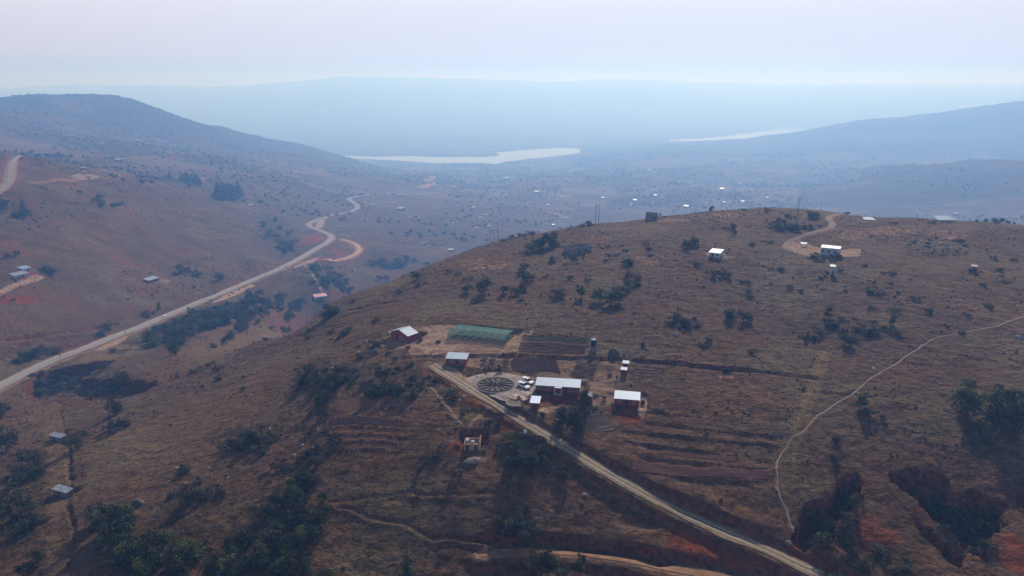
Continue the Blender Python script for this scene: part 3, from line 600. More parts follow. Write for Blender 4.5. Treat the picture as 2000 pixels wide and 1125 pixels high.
# reservoir
wm = bpy.data.materials.new('water'); wm.use_nodes = True; p = wm.node_tree.nodes['Principled BSDF']; p.inputs['Base Color'].default_value = (.10, .12, .12, 1); p.inputs['Roughness'].default_value = .12; p.inputs['IOR'].default_value = 1.33
tn = wm.node_tree.nodes.new('ShaderNodeTexNoise'); tn.inputs['Scale'].default_value = .08; bn = wm.node_tree.nodes.new('ShaderNodeBump'); bn.inputs['Distance'].default_value = .35
gp = wm.node_tree.nodes.new('ShaderNodeNewGeometry'); wm.node_tree.links.new(gp.outputs['Position'], tn.inputs['Vector']); wm.node_tree.links.new(tn.outputs[0], bn.inputs['Height']); wm.node_tree.links.new(bn.outputs[0], p.inputs['Normal'])
wv = [(r * math.sin(R(a)), r * math.cos(R(a)), WATER) for r in (4300, 13000) for a in range(-40, 41, 4)]; nw = 21
structure(link('water', raw_mesh('water', wv, [(i, i + 1, i + 1 + nw, i + nw) for i in range(nw - 1)]), None, wm))

# the air: one closed box of even haze round everything
hz = 330; bz = -440; S2 = 21500
hv = [(x, y, z) for z in (bz, hz) for x, y in ((-S2, -S2), (S2, -S2), (S2, S2), (-S2, S2))]
ho = link('haze', raw_mesh('haze', hv, [(3, 2, 1, 0), (4, 5, 6, 7), (0, 1, 5, 4), (1, 2, 6, 5), (2, 3, 7, 6), (3, 0, 4, 7)])); ho['kind'] = 'stuff'
hm = bpy.data.materials.new('haze'); hm.use_nodes = True; n = hm.node_tree; n.nodes.clear(); pv = n.nodes.new('ShaderNodeVolumePrincipled'); ou = n.nodes.new('ShaderNodeOutputMaterial')
pv.inputs['Density'].default_value = HAZE; pv.inputs['Color'].default_value = (*HAZECOL, 1); pv.inputs['Absorption Color'].default_value = (*HAZEABS, 1); pv.inputs['Anisotropy'].default_value = HAZEG
n.links.new(pv.outputs[0], ou.inputs['Volume']); ho.data.materials.append(hm)

# ------------------------------------------------------------------ small builders
class MB:
    def __init__(s): s.v = []; s.f = []
    def box(s, x0, x1, y0, y1, z0, z1):
        b_ = len(s.v); s.v += [(x, y, z) for z in (z0, z1) for x, y in ((x0, y0), (x1, y0), (x1, y1), (x0, y1))]
        s.f += [tuple(b_ + i for i in q) for q in ((3, 2, 1, 0), (4, 5, 6, 7), (0, 1, 5, 4), (1, 2, 6, 5), (2, 3, 7, 6), (3, 0, 4, 7))]; return s
    def poly(s, pts, faces): b_ = len(s.v); s.v += [tuple(map(float, p)) for p in pts]; s.f += [tuple(b_ + i for i in q) for q in faces]; return s
    def slab(s, quad, t):       # a thick sheet: four top corners, thickness down
        q = [Vector(p) for p in quad]; b_ = len(s.v); s.v += [tuple(p) for p in q] + [(p.x, p.y, p.z - t) for p in q]
        s.f += [tuple(b_ + i for i in k_) for k_ in ((0, 1, 2, 3), (7, 6, 5, 4), (0, 4, 5, 1), (1, 5, 6, 2), (2, 6, 7, 3), (3, 7, 4, 0))]; return s
    def tube(s, p, q, r0, r1=None, n=6):
        r1 = r0 if r1 is None else r1; p, q = Vector(p), Vector(q); d = (q - p).normalized(); a_ = d.orthogonal().normalized(); c_ = d.cross(a_); b_ = len(s.v)
        for o_, r in ((p, r0), (q, r1)):
            for i in range(n): t = 2 * math.pi * i / n; s.v.append(tuple(o_ + (a_ * math.cos(t) + c_ * math.sin(t)) * r))
        s.f += [(b_ + i, b_ + (i + 1) % n, b_ + n + (i + 1) % n, b_ + n + i) for i in range(n)] + [tuple(b_ + n - 1 - i for i in range(n)), tuple(b_ + n + i for i in range(n))]; return s
    def lathe(s, prof, n=16, c=(0, 0, 0)):
        b_ = len(s.v); m_ = len(prof)
        for r, z in prof:
            for i in range(n): t = 2 * math.pi * i / n; s.v.append((c[0] + r * math.cos(t), c[1] + r * math.sin(t), c[2] + z))
        s.f += [(b_ + j * n + i, b_ + j * n + (i + 1) % n, b_ + (j + 1) * n + (i + 1) % n, b_ + (j + 1) * n + i) for j in range(m_ - 1) for i in range(n)]
        s.f += [tuple(b_ + n - 1 - i for i in range(n)), tuple(b_ + (m_ - 1) * n + i for i in range(n))]; return s
    def mesh(s, name):
        me = bpy.data.meshes.new(name); me.from_pydata(s.v, [], s.f); me.update(); return me
    def build(s, name, m, parent=None, loc=None): return link(name, s.mesh(name), parent, m, loc)
def empty(name, x, y, z, rz=0.0):
    o = bpy.data.objects.new(name, None); COL.objects.link(o); o.location = (x, y, z); o.rotation_euler = (0, 0, rz); o.empty_display_size = .5; return o
def spot(px, py):
    return hat(px, py) if px > 975 and py > 400 else at(px, py)
def scale_at(px, py):
    p = spot(px, py); d = p[1] * math.cos(PITCH) - (p[2] - CAMZ) * math.sin(PITCH); return FPX / d      # pixels per metre
def zg(x, y): return float(height(x, y))
M_roof = mat('zinc roof', (.25, .33, .43), .6, .12, .5, noise=.06, nscale=.5)
M_rblue = mat('blue grey roof', (.30, .37, .50), .5, .3, .5)
M_rold = mat('weathered roof', (.28, .30, .34), .55, .2, .4, noise=.3, nscale=.6)
M_brick = mat('red brick', (.26, .055, .045), .9, noise=.35, nscale=2.5, bump=.02, bscale=10)
M_block = mat('grey block', (.40, .41, .44), .9, noise=.25, nscale=1.2, bump=.03, bscale=6)
M_stone = mat('old stone', (.22, .19, .19), .95, noise=.35, nscale=1.5, bump=.06, bscale=4)
M_tan = mat('raw mortar', (.40, .26, .15), .9, noise=.25, nscale=1.5)
M_white = mat('white paint', (.78, .78, .78), .6); M_glass = mat('dark glass', (.03, .035, .045), .08, 0, .6); M_dark = mat('dark timber and opening shade', (.06, .04, .035), .8)
M_frame = mat('window frame', (.55, .55, .55), .6); M_wood = mat('pole wood', (.09, .07, .06), .9); M_metal = mat('steel', (.35, .35, .36), .5, .6, .5)
M_conc = mat('concrete', (.46, .33, .27), .9, noise=.2, nscale=1.0); M_pink = mat('faded red roof', (.62, .30, .30), .6, .1, .4, noise=.15, nscale=.5)

def roofsheet(q, t, m, name='roof', parent=None, pitch=.9):
    """corrugated sheet over four top corners (front-left, front-right, back-right, back-left)"""
    q = [Vector(p) for p in q]; n = max(4, int((q[1] - q[0]).length / pitch) * 2); b = MB(); v = []
    for i in range(n + 1):
        u = i / n; f_, k_ = q[0].lerp(q[1], u), q[3].lerp(q[2], u); dz = .014 if i % 2 else 0
        v += [(f_.x, f_.y, f_.z + dz), (k_.x, k_.y, k_.z + dz), (f_.x, f_.y, f_.z + dz - t), (k_.x, k_.y, k_.z + dz - t)]
    fs = []
    for i in range(n):
        a_ = 4 * i; c_ = a_ + 4; fs += [(a_, c_, c_ + 1, a_ + 1), (a_ + 3, c_ + 3, c_ + 2, a_ + 2), (a_ + 2, c_ + 2, c_, a_), (a_ + 1, c_ + 1, c_ + 3, a_ + 3)]
    fs += [(0, 1, 3, 2), (4 * n + 2, 4 * n + 3, 4 * n + 1, 4 * n)]
    b.poly(v, fs); return b.build(name, m, parent)
def opening(parent, x, z0, w, h, y=0.0, kind='window'):
    """a door or window let into the front wall, frame proud, pane behind"""
    if kind == 'window':
        f_ = MB(); t = .07
        f_.box(x - w / 2, x + w / 2, y - .05, y + .02, z0, z0 + t).box(x - w / 2, x + w / 2, y - .05, y + .02, z0 + h - t, z0 + h).box(x - w / 2, x - w / 2 + t, y - .05, y + .02, z0 + t, z0 + h - t).box(x + w / 2 - t, x + w / 2, y - .05, y + .02, z0 + t, z0 + h - t).box(x - t / 2, x + t / 2, y - .05, y + .02, z0 + t, z0 + h - t)
        o = f_.build('window', M_frame, parent); MB().box(x - w / 2 + t, x + w / 2 - t, y - .02, y + .01, z0 + t, z0 + h - t).build('pane', M_glass, o)
    else:
        o = MB().box(x - w / 2, x + w / 2, y - .04, y + .02, z0, z0 + h).build('door', M_dark, parent); MB().box(x + w / 2 - .16, x + w / 2 - .08, y - .10, y - .04, z0 + 1.0, z0 + 1.06).build('handle', M_metal, o)
    return o
def house(name, fr, depth, h, label, wallm, roofm, pitch='mono', rise=.5, over=.35, parts=(), cat='house', group=None, side=None, back=None):
    x, y, z, rz, L = fr; o = empty(name, x, y, z, rz); tag(o, label, cat, group); hb = h + rise if back is None else back
    w = L / 2; t = .22
    if pitch == 'mono':                 # low front, high back
        b = MB(); b.poly([(-w, 0, -.6), (w, 0, -.6), (w, depth, -.6), (-w, depth, -.6), (-w, 0, h), (w, 0, h), (w, depth, hb), (-w, depth, hb)], [(3, 2, 1, 0), (4, 5, 6, 7), (0, 1, 5, 4), (1, 2, 6, 5), (2, 3, 7, 6), (3, 0, 4, 7)]).build('wall', wallm, o)
        sl2 = (hb - h) / depth
        roofsheet([(-w - over, -over * 1.4, h + .12 - sl2 * over * 1.4), (w + over, -over * 1.4, h + .12 - sl2 * over * 1.4), (w + over, depth + over, hb + .12 + sl2 * over), (-w - over, depth + over, hb + .12 + sl2 * over)], .08, roofm, 'roof', o)
    elif pitch == 'gable_front':        # ridge runs away from the front
        b = MB(); b.poly([(-w, 0, -.6), (w, 0, -.6), (w, depth, -.6), (-w, depth, -.6), (-w, 0, h), (w, 0, h), (w, depth, h), (-w, depth, h), (0, 0, h + rise), (0, depth, h + rise)],
                         [(3, 2, 1, 0), (0, 1, 5, 8, 4), (2, 3, 7, 9, 6), (1, 2, 6, 5), (3, 0, 4, 7), (4, 8, 9, 7), (8, 5, 6, 9)]).build('wall', wallm, o)
        for s_ in (-1, 1):
            dz = rise / w * over
            q = [(0, -over, h + rise + .14), (s_ * (w + over), -over, h + .14 - dz), (s_ * (w + over), depth + over, h + .14 - dz), (0, depth + over, h + rise + .14)]
            q = [q[1], q[2], q[3], q[0]] if s_ > 0 else [q[2], q[1], q[0], q[3]]
            roofsheet(q, .08, roofm, 'roof_slope', o)
        MB().box(-.12, .12, -over, depth + over, h + rise + .13, h + rise + .2).build('ridge_cap', roofm, o)
    for p in parts: opening(o, *p)
    return o

# ------------------------------------------------------------------ the homestead
o = house('brick_house', F['main'], 4.8, 2.5, 'long red brick house with a white roof and middle porch beside the parked vehicles', M_brick, M_roof, rise=.55, over=.35,
          parts=((-6.2, 1.0, 1.3, 1.1), (-3.6, 1.0, 1.3, 1.1), (2.8, 0, .9, 2.0, 0, 'door'), (4.6, 1.0, 1.3, 1.1), (6.6, 1.0, 1.1, 1.1)))
MB().box(-.9, 1.5, -1.6, -.62, 2.42, 2.5).build('porch_roof', M_roof, o); MB().box(-1.1, 1.7, -1.7, -.02, -.4, .12).build('porch_floor', M_conc, o)
for x_ in (-.85, 1.4): MB().box(x_ - .07, x_ + .07, -1.5, -1.36, .12, 2.42).build('porch_post', M_white, o)
o = house('brick_house', F['gable'], 5.4, 2.8, 'small red brick house with a white gabled roof, left of the green net house', M_brick, M_roof, 'gable_front', 1.7, .3, parts=((.9, .7, 1.6, 1.1), (-1.2, 0, .9, 1.9, 0, 'door')))
roofsheet([(-F['gable'][4] / 2 - 2.4, .6, 1.75), (-F['gable'][4] / 2 - .3, .6, 2.0), (-F['gable'][4] / 2 - .3, 4.6, 2.0), (-F['gable'][4] / 2 - 2.4, 4.6, 1.75)], .08, M_roof, 'lean_to_roof', o)
for y_ in (.8, 4.4): MB().box(-F['gable'][4] / 2 - 2.3, -F['gable'][4] / 2 - 2.2, y_, y_ + .1, -.3, 1.7).build('lean_to_post', M_wood, o)
o = house('brick_house', F['mono'], 5.0, 2.3, 'square red brick house with a flat white roof at the head of the farm road', M_brick, M_roof, rise=.4, over=.2, parts=((-1.6, .8, 1.0, 1.1), (.3, 0, .9, 1.9, 0, 'door'), (2.0, .8, 1.0, 1.1)))
o = house('brick_house', F['field'], 4.9, 2.4, 'red brick house with a white roof standing alone above the ploughed terraces', M_brick, M_roof, rise=.5, over=.25, parts=((-2.5, .9, 1.1, 1.0), (0, 0, .9, 2.0, 0, 'door'), (2.3, .9, 1.1, 1.0)))
w_ = F['field'][4] / 2
MB().box(w_ + .5, w_ + 1.8, 2.0, 4.2, -.3, 1.5).build('side_store', M_dark, o)
o = house('brick_cabin', F['cabin'], 3.6, 2.4, 'small brick cabin with a blue-grey roof beside the farm road', M_brick, M_rblue, rise=.5, over=.3, cat='cabin', parts=((0, 0, .8, 1.9, 0, 'door'),))
x, y, z, rz, L = F['hut']; o = tag(empty('brick_store', x, y, z, rz), 'small brick store with a curved grey roof, half hidden behind the tall tree', 'store')
MB().box(-L / 2, L / 2, 0, 3.2, -.4, 2.3).build('wall', M_brick, o)
b = MB(); pr = [(L / 2 * 1.1 * math.cos(R(a)), 2.3 + .9 * math.sin(R(a))) for a in range(0, 181, 20)]
b.poly([(px_, y_, pz) for y_ in (-.3, 3.5) for px_, pz in pr], [(i, i + 1, i + 1 + len(pr), i + len(pr)) for i in range(len(pr) - 1)] + [tuple(range(len(pr)))[::-1], tuple(range(len(pr), 2 * len(pr)))]); b.build('roof', mat('old grey iron', (.13, .13, .14), .7), o); opening(o, .3, 0, .8, 1.9, 0, 'door')
for k_, lab in (('wc1', 'nearer of the two brick toilets with white roofs right of the water tank'), ('wc2', 'farther of the two brick toilets with white roofs right of the water tank')):
    house('brick_toilet', F[k_], 1.7, 2.1, lab, M_brick, M_roof, rise=.25, over=.18, cat='toilet', parts=((0, 0, .7, 1.8, 0, 'door'),))
# water tank on its stand
x, y, z, rz, L = F['tank']; o = tag(empty('water_tank', x, y, z, rz), 'dark green water tank on a block stand, behind the vegetable plot', 'water tank')
MT = mat('green plastic', (.012, .035, .032), .5)
MB().box(-1.15, 1.15, .0, 2.3, -.4, 2.0).build('stand', M_stone, o)
MB().lathe([(1.1, 2.0), (1.12, 2.3), (1.08, 2.35), (1.12, 2.9), (1.08, 2.95), (1.12, 3.5), (1.08, 3.55), (1.1, 4.2), (.95, 4.45)], 18, (0, 1.15, 0)).build('tank', MT, o)
MB().lathe([(.97, 4.4), (.93, 4.6), (.5, 4.82), (.12, 4.86)], 18, (0, 1.15, 0)).build('lid', M_roof, o); MB().tube((1.2, .6, 0), (1.2, .6, 4.2), .05).build('pipe', M_metal, o)

# shade-net house
x, y, z, rz, L = F['net']; o = tag(empty('net_house', x, y, z, rz), 'long green shade-net house over seed beds behind the homestead', 'net house')
def net_mat(nm, a_, c_):
    m = mat(nm, c_, .7); n_ = m.node_tree; p_ = n_.nodes['Principled BSDF']; g_ = n_.nodes.new('ShaderNodeNewGeometry'); t_ = n_.nodes.new('ShaderNodeTexNoise'); t_.inputs['Scale'].default_value = .6
    r_ = n_.nodes.new('ShaderNodeMapRange'); r_.inputs[3].default_value = a_ - .15; r_.inputs[4].default_value = a_ + .15; n_.links.new(g_.outputs['Position'], t_.inputs[0]); n_.links.new(t_.outputs[0], r_.inputs[0]); n_.links.new(r_.outputs[0], p_.inputs['Alpha']); return m
MN = net_mat('green shade net', .46, (.02, .19, .145)); MN2 = net_mat('green side net', .38, (.03, .18, .14))
W2, DP, H1_, H2_ = L / 2, 11.5, 2.1, 3.1
MB().poly([(-W2, 0, H1_), (W2, 0, H1_), (W2, DP * .35, H2_), (-W2, DP * .35, H2_), (W2, DP, H1_), (-W2, DP, H1_)], [(0, 1, 2, 3), (3, 2, 4, 5)]).build('roof_net', MN, o)
MB().poly([(-W2, 0, .05), (W2, 0, .05), (W2, 0, H1_), (-W2, 0, H1_)], [(0, 1, 2, 3)]).build('side_net', MN2, o)
MB().poly([(-W2, DP, .05), (W2, DP, .05), (W2, DP, H1_), (-W2, DP, H1_)], [(3, 2, 1, 0)]).build('side_net', MN2, o)
for s_ in (-1, 1): MB().poly([(s_ * W2, 0, .05), (s_ * W2, DP, .05), (s_ * W2, DP, H1_), (s_ * W2, DP * .35, H2_), (s_ * W2, 0, H1_)], [(0, 1, 2, 3, 4)]).build('end_net', MN if s_ > 0 else MN2, o)
for i in range(9):
    x_ = -W2 + i * 2 * W2 / 8
    for y_, h_ in ((0, H1_), (DP * .35, H2_), (DP, H1_)): MB().tube((x_, y_, -.2), (x_, y_, h_), .06).build('post', M_wood, o)
MB().tube((-W2, 0, H1_), (W2, 0, H1_), .04).tube((-W2, DP * .35, H2_), (W2, DP * .35, H2_), .04).tube((-W2, DP, H1_), (W2, DP, H1_), .04).build('cable', M_metal, o)
for i in range(15):
    x_ = -W2 + .9 + i * (2 * W2 - 1.8) / 14
    MB().poly([(x_ - .35, .8, .05), (x_ + .35, .8, .05), (x_ + .35 + 1.0, DP - .8, .05), (x_ - .35 + 1.0, DP - .8, .05), (x_ - .2, .9, .38), (x_ + .2, .9, .38), (x_ + 1.2, DP - .9, .38), (x_ + .8, DP - .9, .38)], [(4, 5, 6, 7), (0, 1, 5, 4), (1, 2, 6, 5), (2, 3, 7, 6), (3, 0, 4, 7)]).build('seed_bed', mat('bed soil', (.05, .03, .025), .95) if i % 2 else mat('bed leaves', (.10, .12, .06), .9), o)
MB().box(-W2 - .3, W2 + .3, -.45, -.2, -.3, .18).build('kerb', M_stone, o)

# round yard with the wheel-shaped garden
M_pave = mat('pale paving', (.29, .225, .185), .9, noise=.35, nscale=.5, bump=.03, bscale=3)
b = MB(); n_ = 48; R0, R1 = 6.9, 11.4
def yard_r(t): return R1 + 2.2 * max(0, math.cos(t - R(205))) ** 4 + 3.0 * max(0, math.cos(t - R(-35))) ** 2
v = []; 
for i in range(n_):
    t = 2 * math.pi * i / n_; ro = yard_r(t)
    for s_ in np.arange(R0, ro, .1):
        if np.hypot(FARM[:, 0] - plaza[0] - s_ * math.cos(t), FARM[:, 1] - plaza[1] - s_ * math.sin(t)).min() < 2.5: ro = max(s_, R0 + .1); break
    for r in (R0, (R0 + ro) / 2, ro): x_, y_ = plaza[0] + r * math.cos(t), plaza[1] + r * math.sin(t); v.append((x_, y_, max(zg(x_, y_), plaza[2] - .3) + .07))
b.poly(v, [(3 * i + j, 3 * i + j + 1, 3 * ((i + 1) % n_) + j + 1, 3 * ((i + 1) % n_) + j) for i in range(n_) for j in (0, 1)]); structure(b.build('pavement', M_pave))
o = tag(empty('round_garden', plaza[0], plaza[1], plaza[2]), 'large round garden laid out like a wheel, ringed by pale paving beside the parked vehicles', 'garden')
M_soil = mat('dark garden soil', (.05, .036, .03), .95, noise=.3, nscale=2, bump=.05, bscale=5); M_turf = mat('dry turf', (.155, .125, .085), .95, noise=.3, nscale=1.2, bump=.05, bscale=4)
MB().lathe([(6.9, -.2), (6.9, .16), (6.6, .18), (6.6, .08)], 48).build('kerb', M_stone, o)
MB().lathe([(6.55, -.2), (6.55, .10), (.1, .14)], 40).build('lawn', M_turf, o)
def wedge(o, k_, n_, r0, r1, m, name='flower_bed'):
    t0, t1 = 2 * math.pi * (k_ + .2) / n_, 2 * math.pi * (k_ + .8) / n_; pts = []
    for r, e in ((r0, .06), (r0 + (r1 - r0) * .35, .0), (r1 * .93, 0), (r1, .12)): pts.append((r, t0 + (e * (t1 - t0)), t1 - (e * (t1 - t0))))
    v = [(r * math.cos(a), r * math.sin(a), z_) for r, a0, a1 in pts for a, z_ in ((a0, .12), ((a0 * 2 + a1) / 3, .36), ((a0 + 2 * a1) / 3, .36), (a1, .12))]
    MB().poly(v, [(4 * j + i, 4 * j + i + 1, 4 * j + i + 5, 4 * j + i + 4) for j in range(3) for i in range(3)]).build(name, m, o)
for k_ in range(14): wedge(o, k_, 14, 1.3, 5.6, M_soil)
MB().lathe([(1.0, 0), (1.0, .4), (.3, .5), (.15, 1.2)], 12).build('centre_mound', M_soil, o)
MB().lathe([(6.1, .08), (6.1, .26), (5.85, .28), (5.85, .10)], 40).build('inner_ring', M_soil, o)
c_ = at(953, 704); o = tag(empty('petal_garden', c_[0], c_[1], zg(c_[0], c_[1]) + .02), 'small flower-shaped ring of dug beds between the mono-roofed house and the round garden', 'garden')
for k_ in range(9): wedge(o, k_, 9, .9, 2.7, M_soil)
# kidney bed at the yard's corner, slabs for parking
c_ = at(1008, 786); o = tag(empty('kidney_garden', c_[0], c_[1], zg(c_[0], c_[1])), 'half-round raised garden bed at the road corner of the yard', 'garden')
b = MB(); pts = [(3.4 * math.cos(R(a)), 3.0 * math.sin(R(a))) for a in range(60, 301, 20)]
b.poly([(x_ * k_, y_ * k_, z_) for k_, z_ in ((1, -.2), (1, .2), (.9, .2)) for x_, y_ in pts], [(j * len(pts) + i, j * len(pts) + i + 1, (j + 1) * len(pts) + i + 1, (j + 1) * len(pts) + i) for j in (0, 1) for i in range(len(pts) - 1)]); b.build('kerb', M_conc, o)
MB().poly([(x_ * .85, y_ * .85, .14) for x_, y_ in pts], [tuple(range(len(pts)))]).build('soil', M_turf, o)
BAYA = R(-50)      # direction the vehicles point
for (px, py), lab in (((1023, 765), 'pale concrete parking slab next to the front white pickup'), ((1015, 776), 'pale concrete parking slab next to the kidney-shaped bed')):
    c_ = at(px, py); o = tag(MB().box(-2.9, 2.9, -1.1, 1.1, -.3, .14).build('parking_slab', M_conc), lab, 'slab'); o.location = (c_[0], c_[1], zg(c_[0], c_[1]) + .02); o.rotation_euler = (0, 0, BAYA)
def pickup(px, py, label, rz, s=1.0, paint=None, wheels=True):
    p = at(px, py); o = tag(empty('pickup_truck', p[0], p[1], max(p[2], zg(p[0], p[1])) + .03, rz), label, 'pickup'); m = paint or mat('white car paint', (.80, .80, .80), .25, 0, .6)
    # side outline (x forward, z up), widened with a tumblehome
    lo = [(-2.65, .55), (-2.65, 1.05), (-.95, 1.08), (.55, 1.12), (2.25, 1.0), (2.62, .78), (2.62, .5)]
    def prism(outl, hw, hw2=None):
        n = len(outl); hw2 = hw2 or hw; zt = max(z for _, z in outl); zb = min(z for _, z in outl); b = MB(); v = []
        for s_ in (-1, 1): v += [(x_, s_ * (hw + (hw2 - hw) * (z_ - zb) / (zt - zb)), z_) for x_, z_ in outl]
        return b.poly(v, [tuple(range(n)), tuple(range(2 * n - 1, n - 1, -1))] + [((i + 1) % n, i, i + n, (i + 1) % n + n) for i in range(n)])
    prism(lo, .93, .88).build('body', m, o)
    prism([(-.95, 1.085), (-.75, 1.66), (.35, 1.72), (1.15, 1.125)], .86, .68).build('cab_glass', M_glass, o)
    prism([(-.78, 1.70), (-.70, 1.77), (.28, 1.80), (.42, 1.74)], .70, .66).build('cab_roof', m, o)
    prism([(-2.6, 1.085), (-2.5, 1.62), (-1.02, 1.66), (-.98, 1.09)], .86, .78).build('canopy', m, o)
    for x_ in (-1.65, 1.65):
        for s_ in (-1, 1):
            w = MB().tube((x_, s_ * .72, .38), (x_, s_ * .95, .38), .38, None, 12).build('wheel', mat('tyre', (.02, .02, .02), .9), o); MB().tube((x_, s_ * .955, .38), (x_, s_ * .97, .38), .2, None, 8).build('rim', M_metal, w)
    for s_ in (-1, 1): MB().box(2.60, 2.65, s_ * .72 - .14, s_ * .72 + .14, .68, .84).build('headlight', mat('lamp', (.7, .7, .7), .2), o)
    MB().box(2.58, 2.74, -.9, .9, .42, .6).build('bumper', M_dark, o)
    o.scale = (s, s, s); return o
pickup(1023, 757, 'white pickup with canopy, nearer of the two parked in the bays', BAYA); pickup(1031, 748, 'white pickup with canopy parked behind the other, nearest the long house', BAYA)

# pale heaps and bits about the yard
def lump(name, px, py, r, h, m, label, cat, group=None, seed=0, sy=1.0, sink=.3):
    p = at(px, py); n = 12; rr = random.Random(seed); b = MB(); v = []; rings = ((1.0, -sink), (.95, .25), (.75, .65), (.4, .92))
    ph = [rr.uniform(.75, 1.15) for _ in range(n)]
    for k_, (q, z_) in enumerate(rings):
        for i in range(n): t = 2 * math.pi * i / n; f_ = ph[i] * rr.uniform(.9, 1.08); v.append((r * q * f_ * math.cos(t), r * sy * q * f_ * math.sin(t), h * z_ * (rr.uniform(.85, 1.1) if z_ > 0 else 1)))
    v.append((0, 0, h)); fs = [(j * n + i, j * n + (i + 1) % n, (j + 1) * n + (i + 1) % n, (j + 1) * n + i) for j in range(3) for i in range(n)] + [(3 * n + i, 3 * n + (i + 1) % n, 4 * n) for i in range(n)]
    o = b.poly(v, fs).build(name, m); o.location = (p[0], p[1], zg(p[0], p[1])); o.rotation_euler = (0, 0, rr.uniform(0, 6)); tag(o, label, cat, group); return o
M_rock = mat('grey rock', (.27, .24, .235), .9, noise=.4, nscale=1.2, bump=.08, bscale=3); M_rockd = mat('dark rock', (.11, .085, .085), .9, noise=.4, nscale=1.2, bump=.08, bscale=3); M_gravel = mat('heap of sand', (.30, .22, .19), .95, noise=.2, nscale=3, bump=.03, bscale=9)
lump('boulder', 1199, 692, 2.1, 2.4, M_rockd, 'big dark round boulder right of the green water tank', 'boulder', seed=3)
lump('sand_heap', 925, 899, 2.6, .9, M_gravel, 'flat pale sand heap in front of the unfinished building', 'sand heap', seed=4, sy=.6)
lump('soil_heap', 1420, 738, 1.5, .5, mat('orange soil', (.40, .16, .09), .95), 'little orange soil heap on the grass right of the field house', 'soil heap', seed=5)
lump('boulder', 1195, 790, .6, .8, M_rock, 'pale boulder at the left corner of the field house', 'boulder', seed=6)
lump('boulder', 1706, 720, .6, .6, M_white, 'small white boulder beside the footpath bend on the right', 'boulder', seed=8)
lump('boulder', 743, 758, 2.2, 2.0, M_rock, 'largest grey boulder in the scrub below the gabled house', 'boulder', seed=9)
lump('boulder', 270, 985, 2.8, 1.8, M_rockd, 'big flat-topped boulder above the dark trees at lower left', 'boulder', seed=10, sy=.7)
lump('boulder', 1015, 1020, 1.6, 1.6, M_rock, 'grey boulder in the bushes left of the lower orange track', 'boulder', seed=12)
lump('boulder', 1025, 845, .8, 1.0, mat('white boulder', (.6, .58, .55), .8), 'white boulder in the thicket below the farm road', 'boulder', seed=13)

# unfinished tan building
x, y, z, rz, L = F['ruin']; o = tag(empty('unfinished_building', x, y, z, rz), 'unfinished roofless tan-walled building below the farm road', 'building')
w = L / 2
MB().box(-w, w, 0, .22, -.6, 2.1).build('front_wall', M_tan, o); MB().box(-w, -w + .22, .22, 4.4, -.6, 1.9).build('side_wall', M_tan, o); MB().box(w - .22, w, .22, 5.2, -.6, 2.6).build('side_wall', M_tan, o)
MB().box(-w + .22, w - .22, 3.6, 3.82, -.6, 2.3).build('back_wall', M_tan, o); MB().box(-w + .22, w - .22, .22, 3.6, 1.2, 1.35).build('floor_slab', M_tan, o); MB().box(-.5, .6, 2.0, 3.2, 1.35, 1.9).build('block_pile', M_block, o)
for x_ in (-1.4, 1.2): MB().box(x_ - .45, x_ + .45, -.03, .01, .0, 1.7).build('doorway_shade', M_dark, o)  # dark panels on the solid wall, painting the shade inside open doorways
tag(MB().lathe([(.5, -.3), (.62, .1), (.5, .45), (.2, .62)], 14).build('white_drum', M_white), 'round white drum at the left corner of the unfinished building', 'drum').location = (x - w - .6 if False else x + math.cos(rz) * (-w + .9), y + math.sin(rz) * (-w + .9) + 3.0, z + 1.75)

# hilltop buildings
o = house('block_house', F['top'], 6.0, 3.6, 'grey block house with a flat roof on the sandy pad of the hilltop', M_block, M_rold, rise=.2, over=.15, parts=((-3.2, 1.3, 1.3, 1.3), (-.6, 1.3, 1.3, 1.3), (2.2, .9, 1.2, 1.6)))
MB().box(F['top'][4] / 2 + .02, F['top'][4] / 2 + .06, 1.6, 3.0, 0, 2.4).build('door', M_dark, o)
o = empty('open_shed', *F['topshed'][:4]); tag(o, 'tiny open shelter with a white roof left of the grey block house', 'shelter'); roofsheet([(-1.6, 0, 1.5), (1.6, 0, 1.5), (1.6, 2.4, 1.7), (-1.6, 2.4, 1.7)], .08, M_roof, 'roof', o)
for a_ in (-1.4, 1.4):
    for c_ in (.2, 2.2): MB().box(a_ - .05, a_ + .05, c_ - .05, c_ + .05, -.3, 1.5).build('post', M_wood, o)
o = house('low_house', F['low'], 6.5, 2.4, 'low grey house with a white roof dug into the slope left of the hilltop track', M_block, M_roof, rise=.5, over=.4, parts=((-1.0, 0, .9, 1.9, 0, 'door'), (1.3, .9, 1.2, 1.0)))
for k_, lab in (('wc3', 'grey block toilet below the hilltop block house'), ('wc4', 'dark block toilet alone on the right-hand slope')):
    house('block_toilet', F[k_], 2.2, 2.6 if k_ == 'wc4' else 4.0, lab, M_block if k_ == 'wc3' else M_stone, M_rold, rise=.3, over=.15, cat='toilet', parts=((0, 0, .8, 1.9, 0, 'door'),))
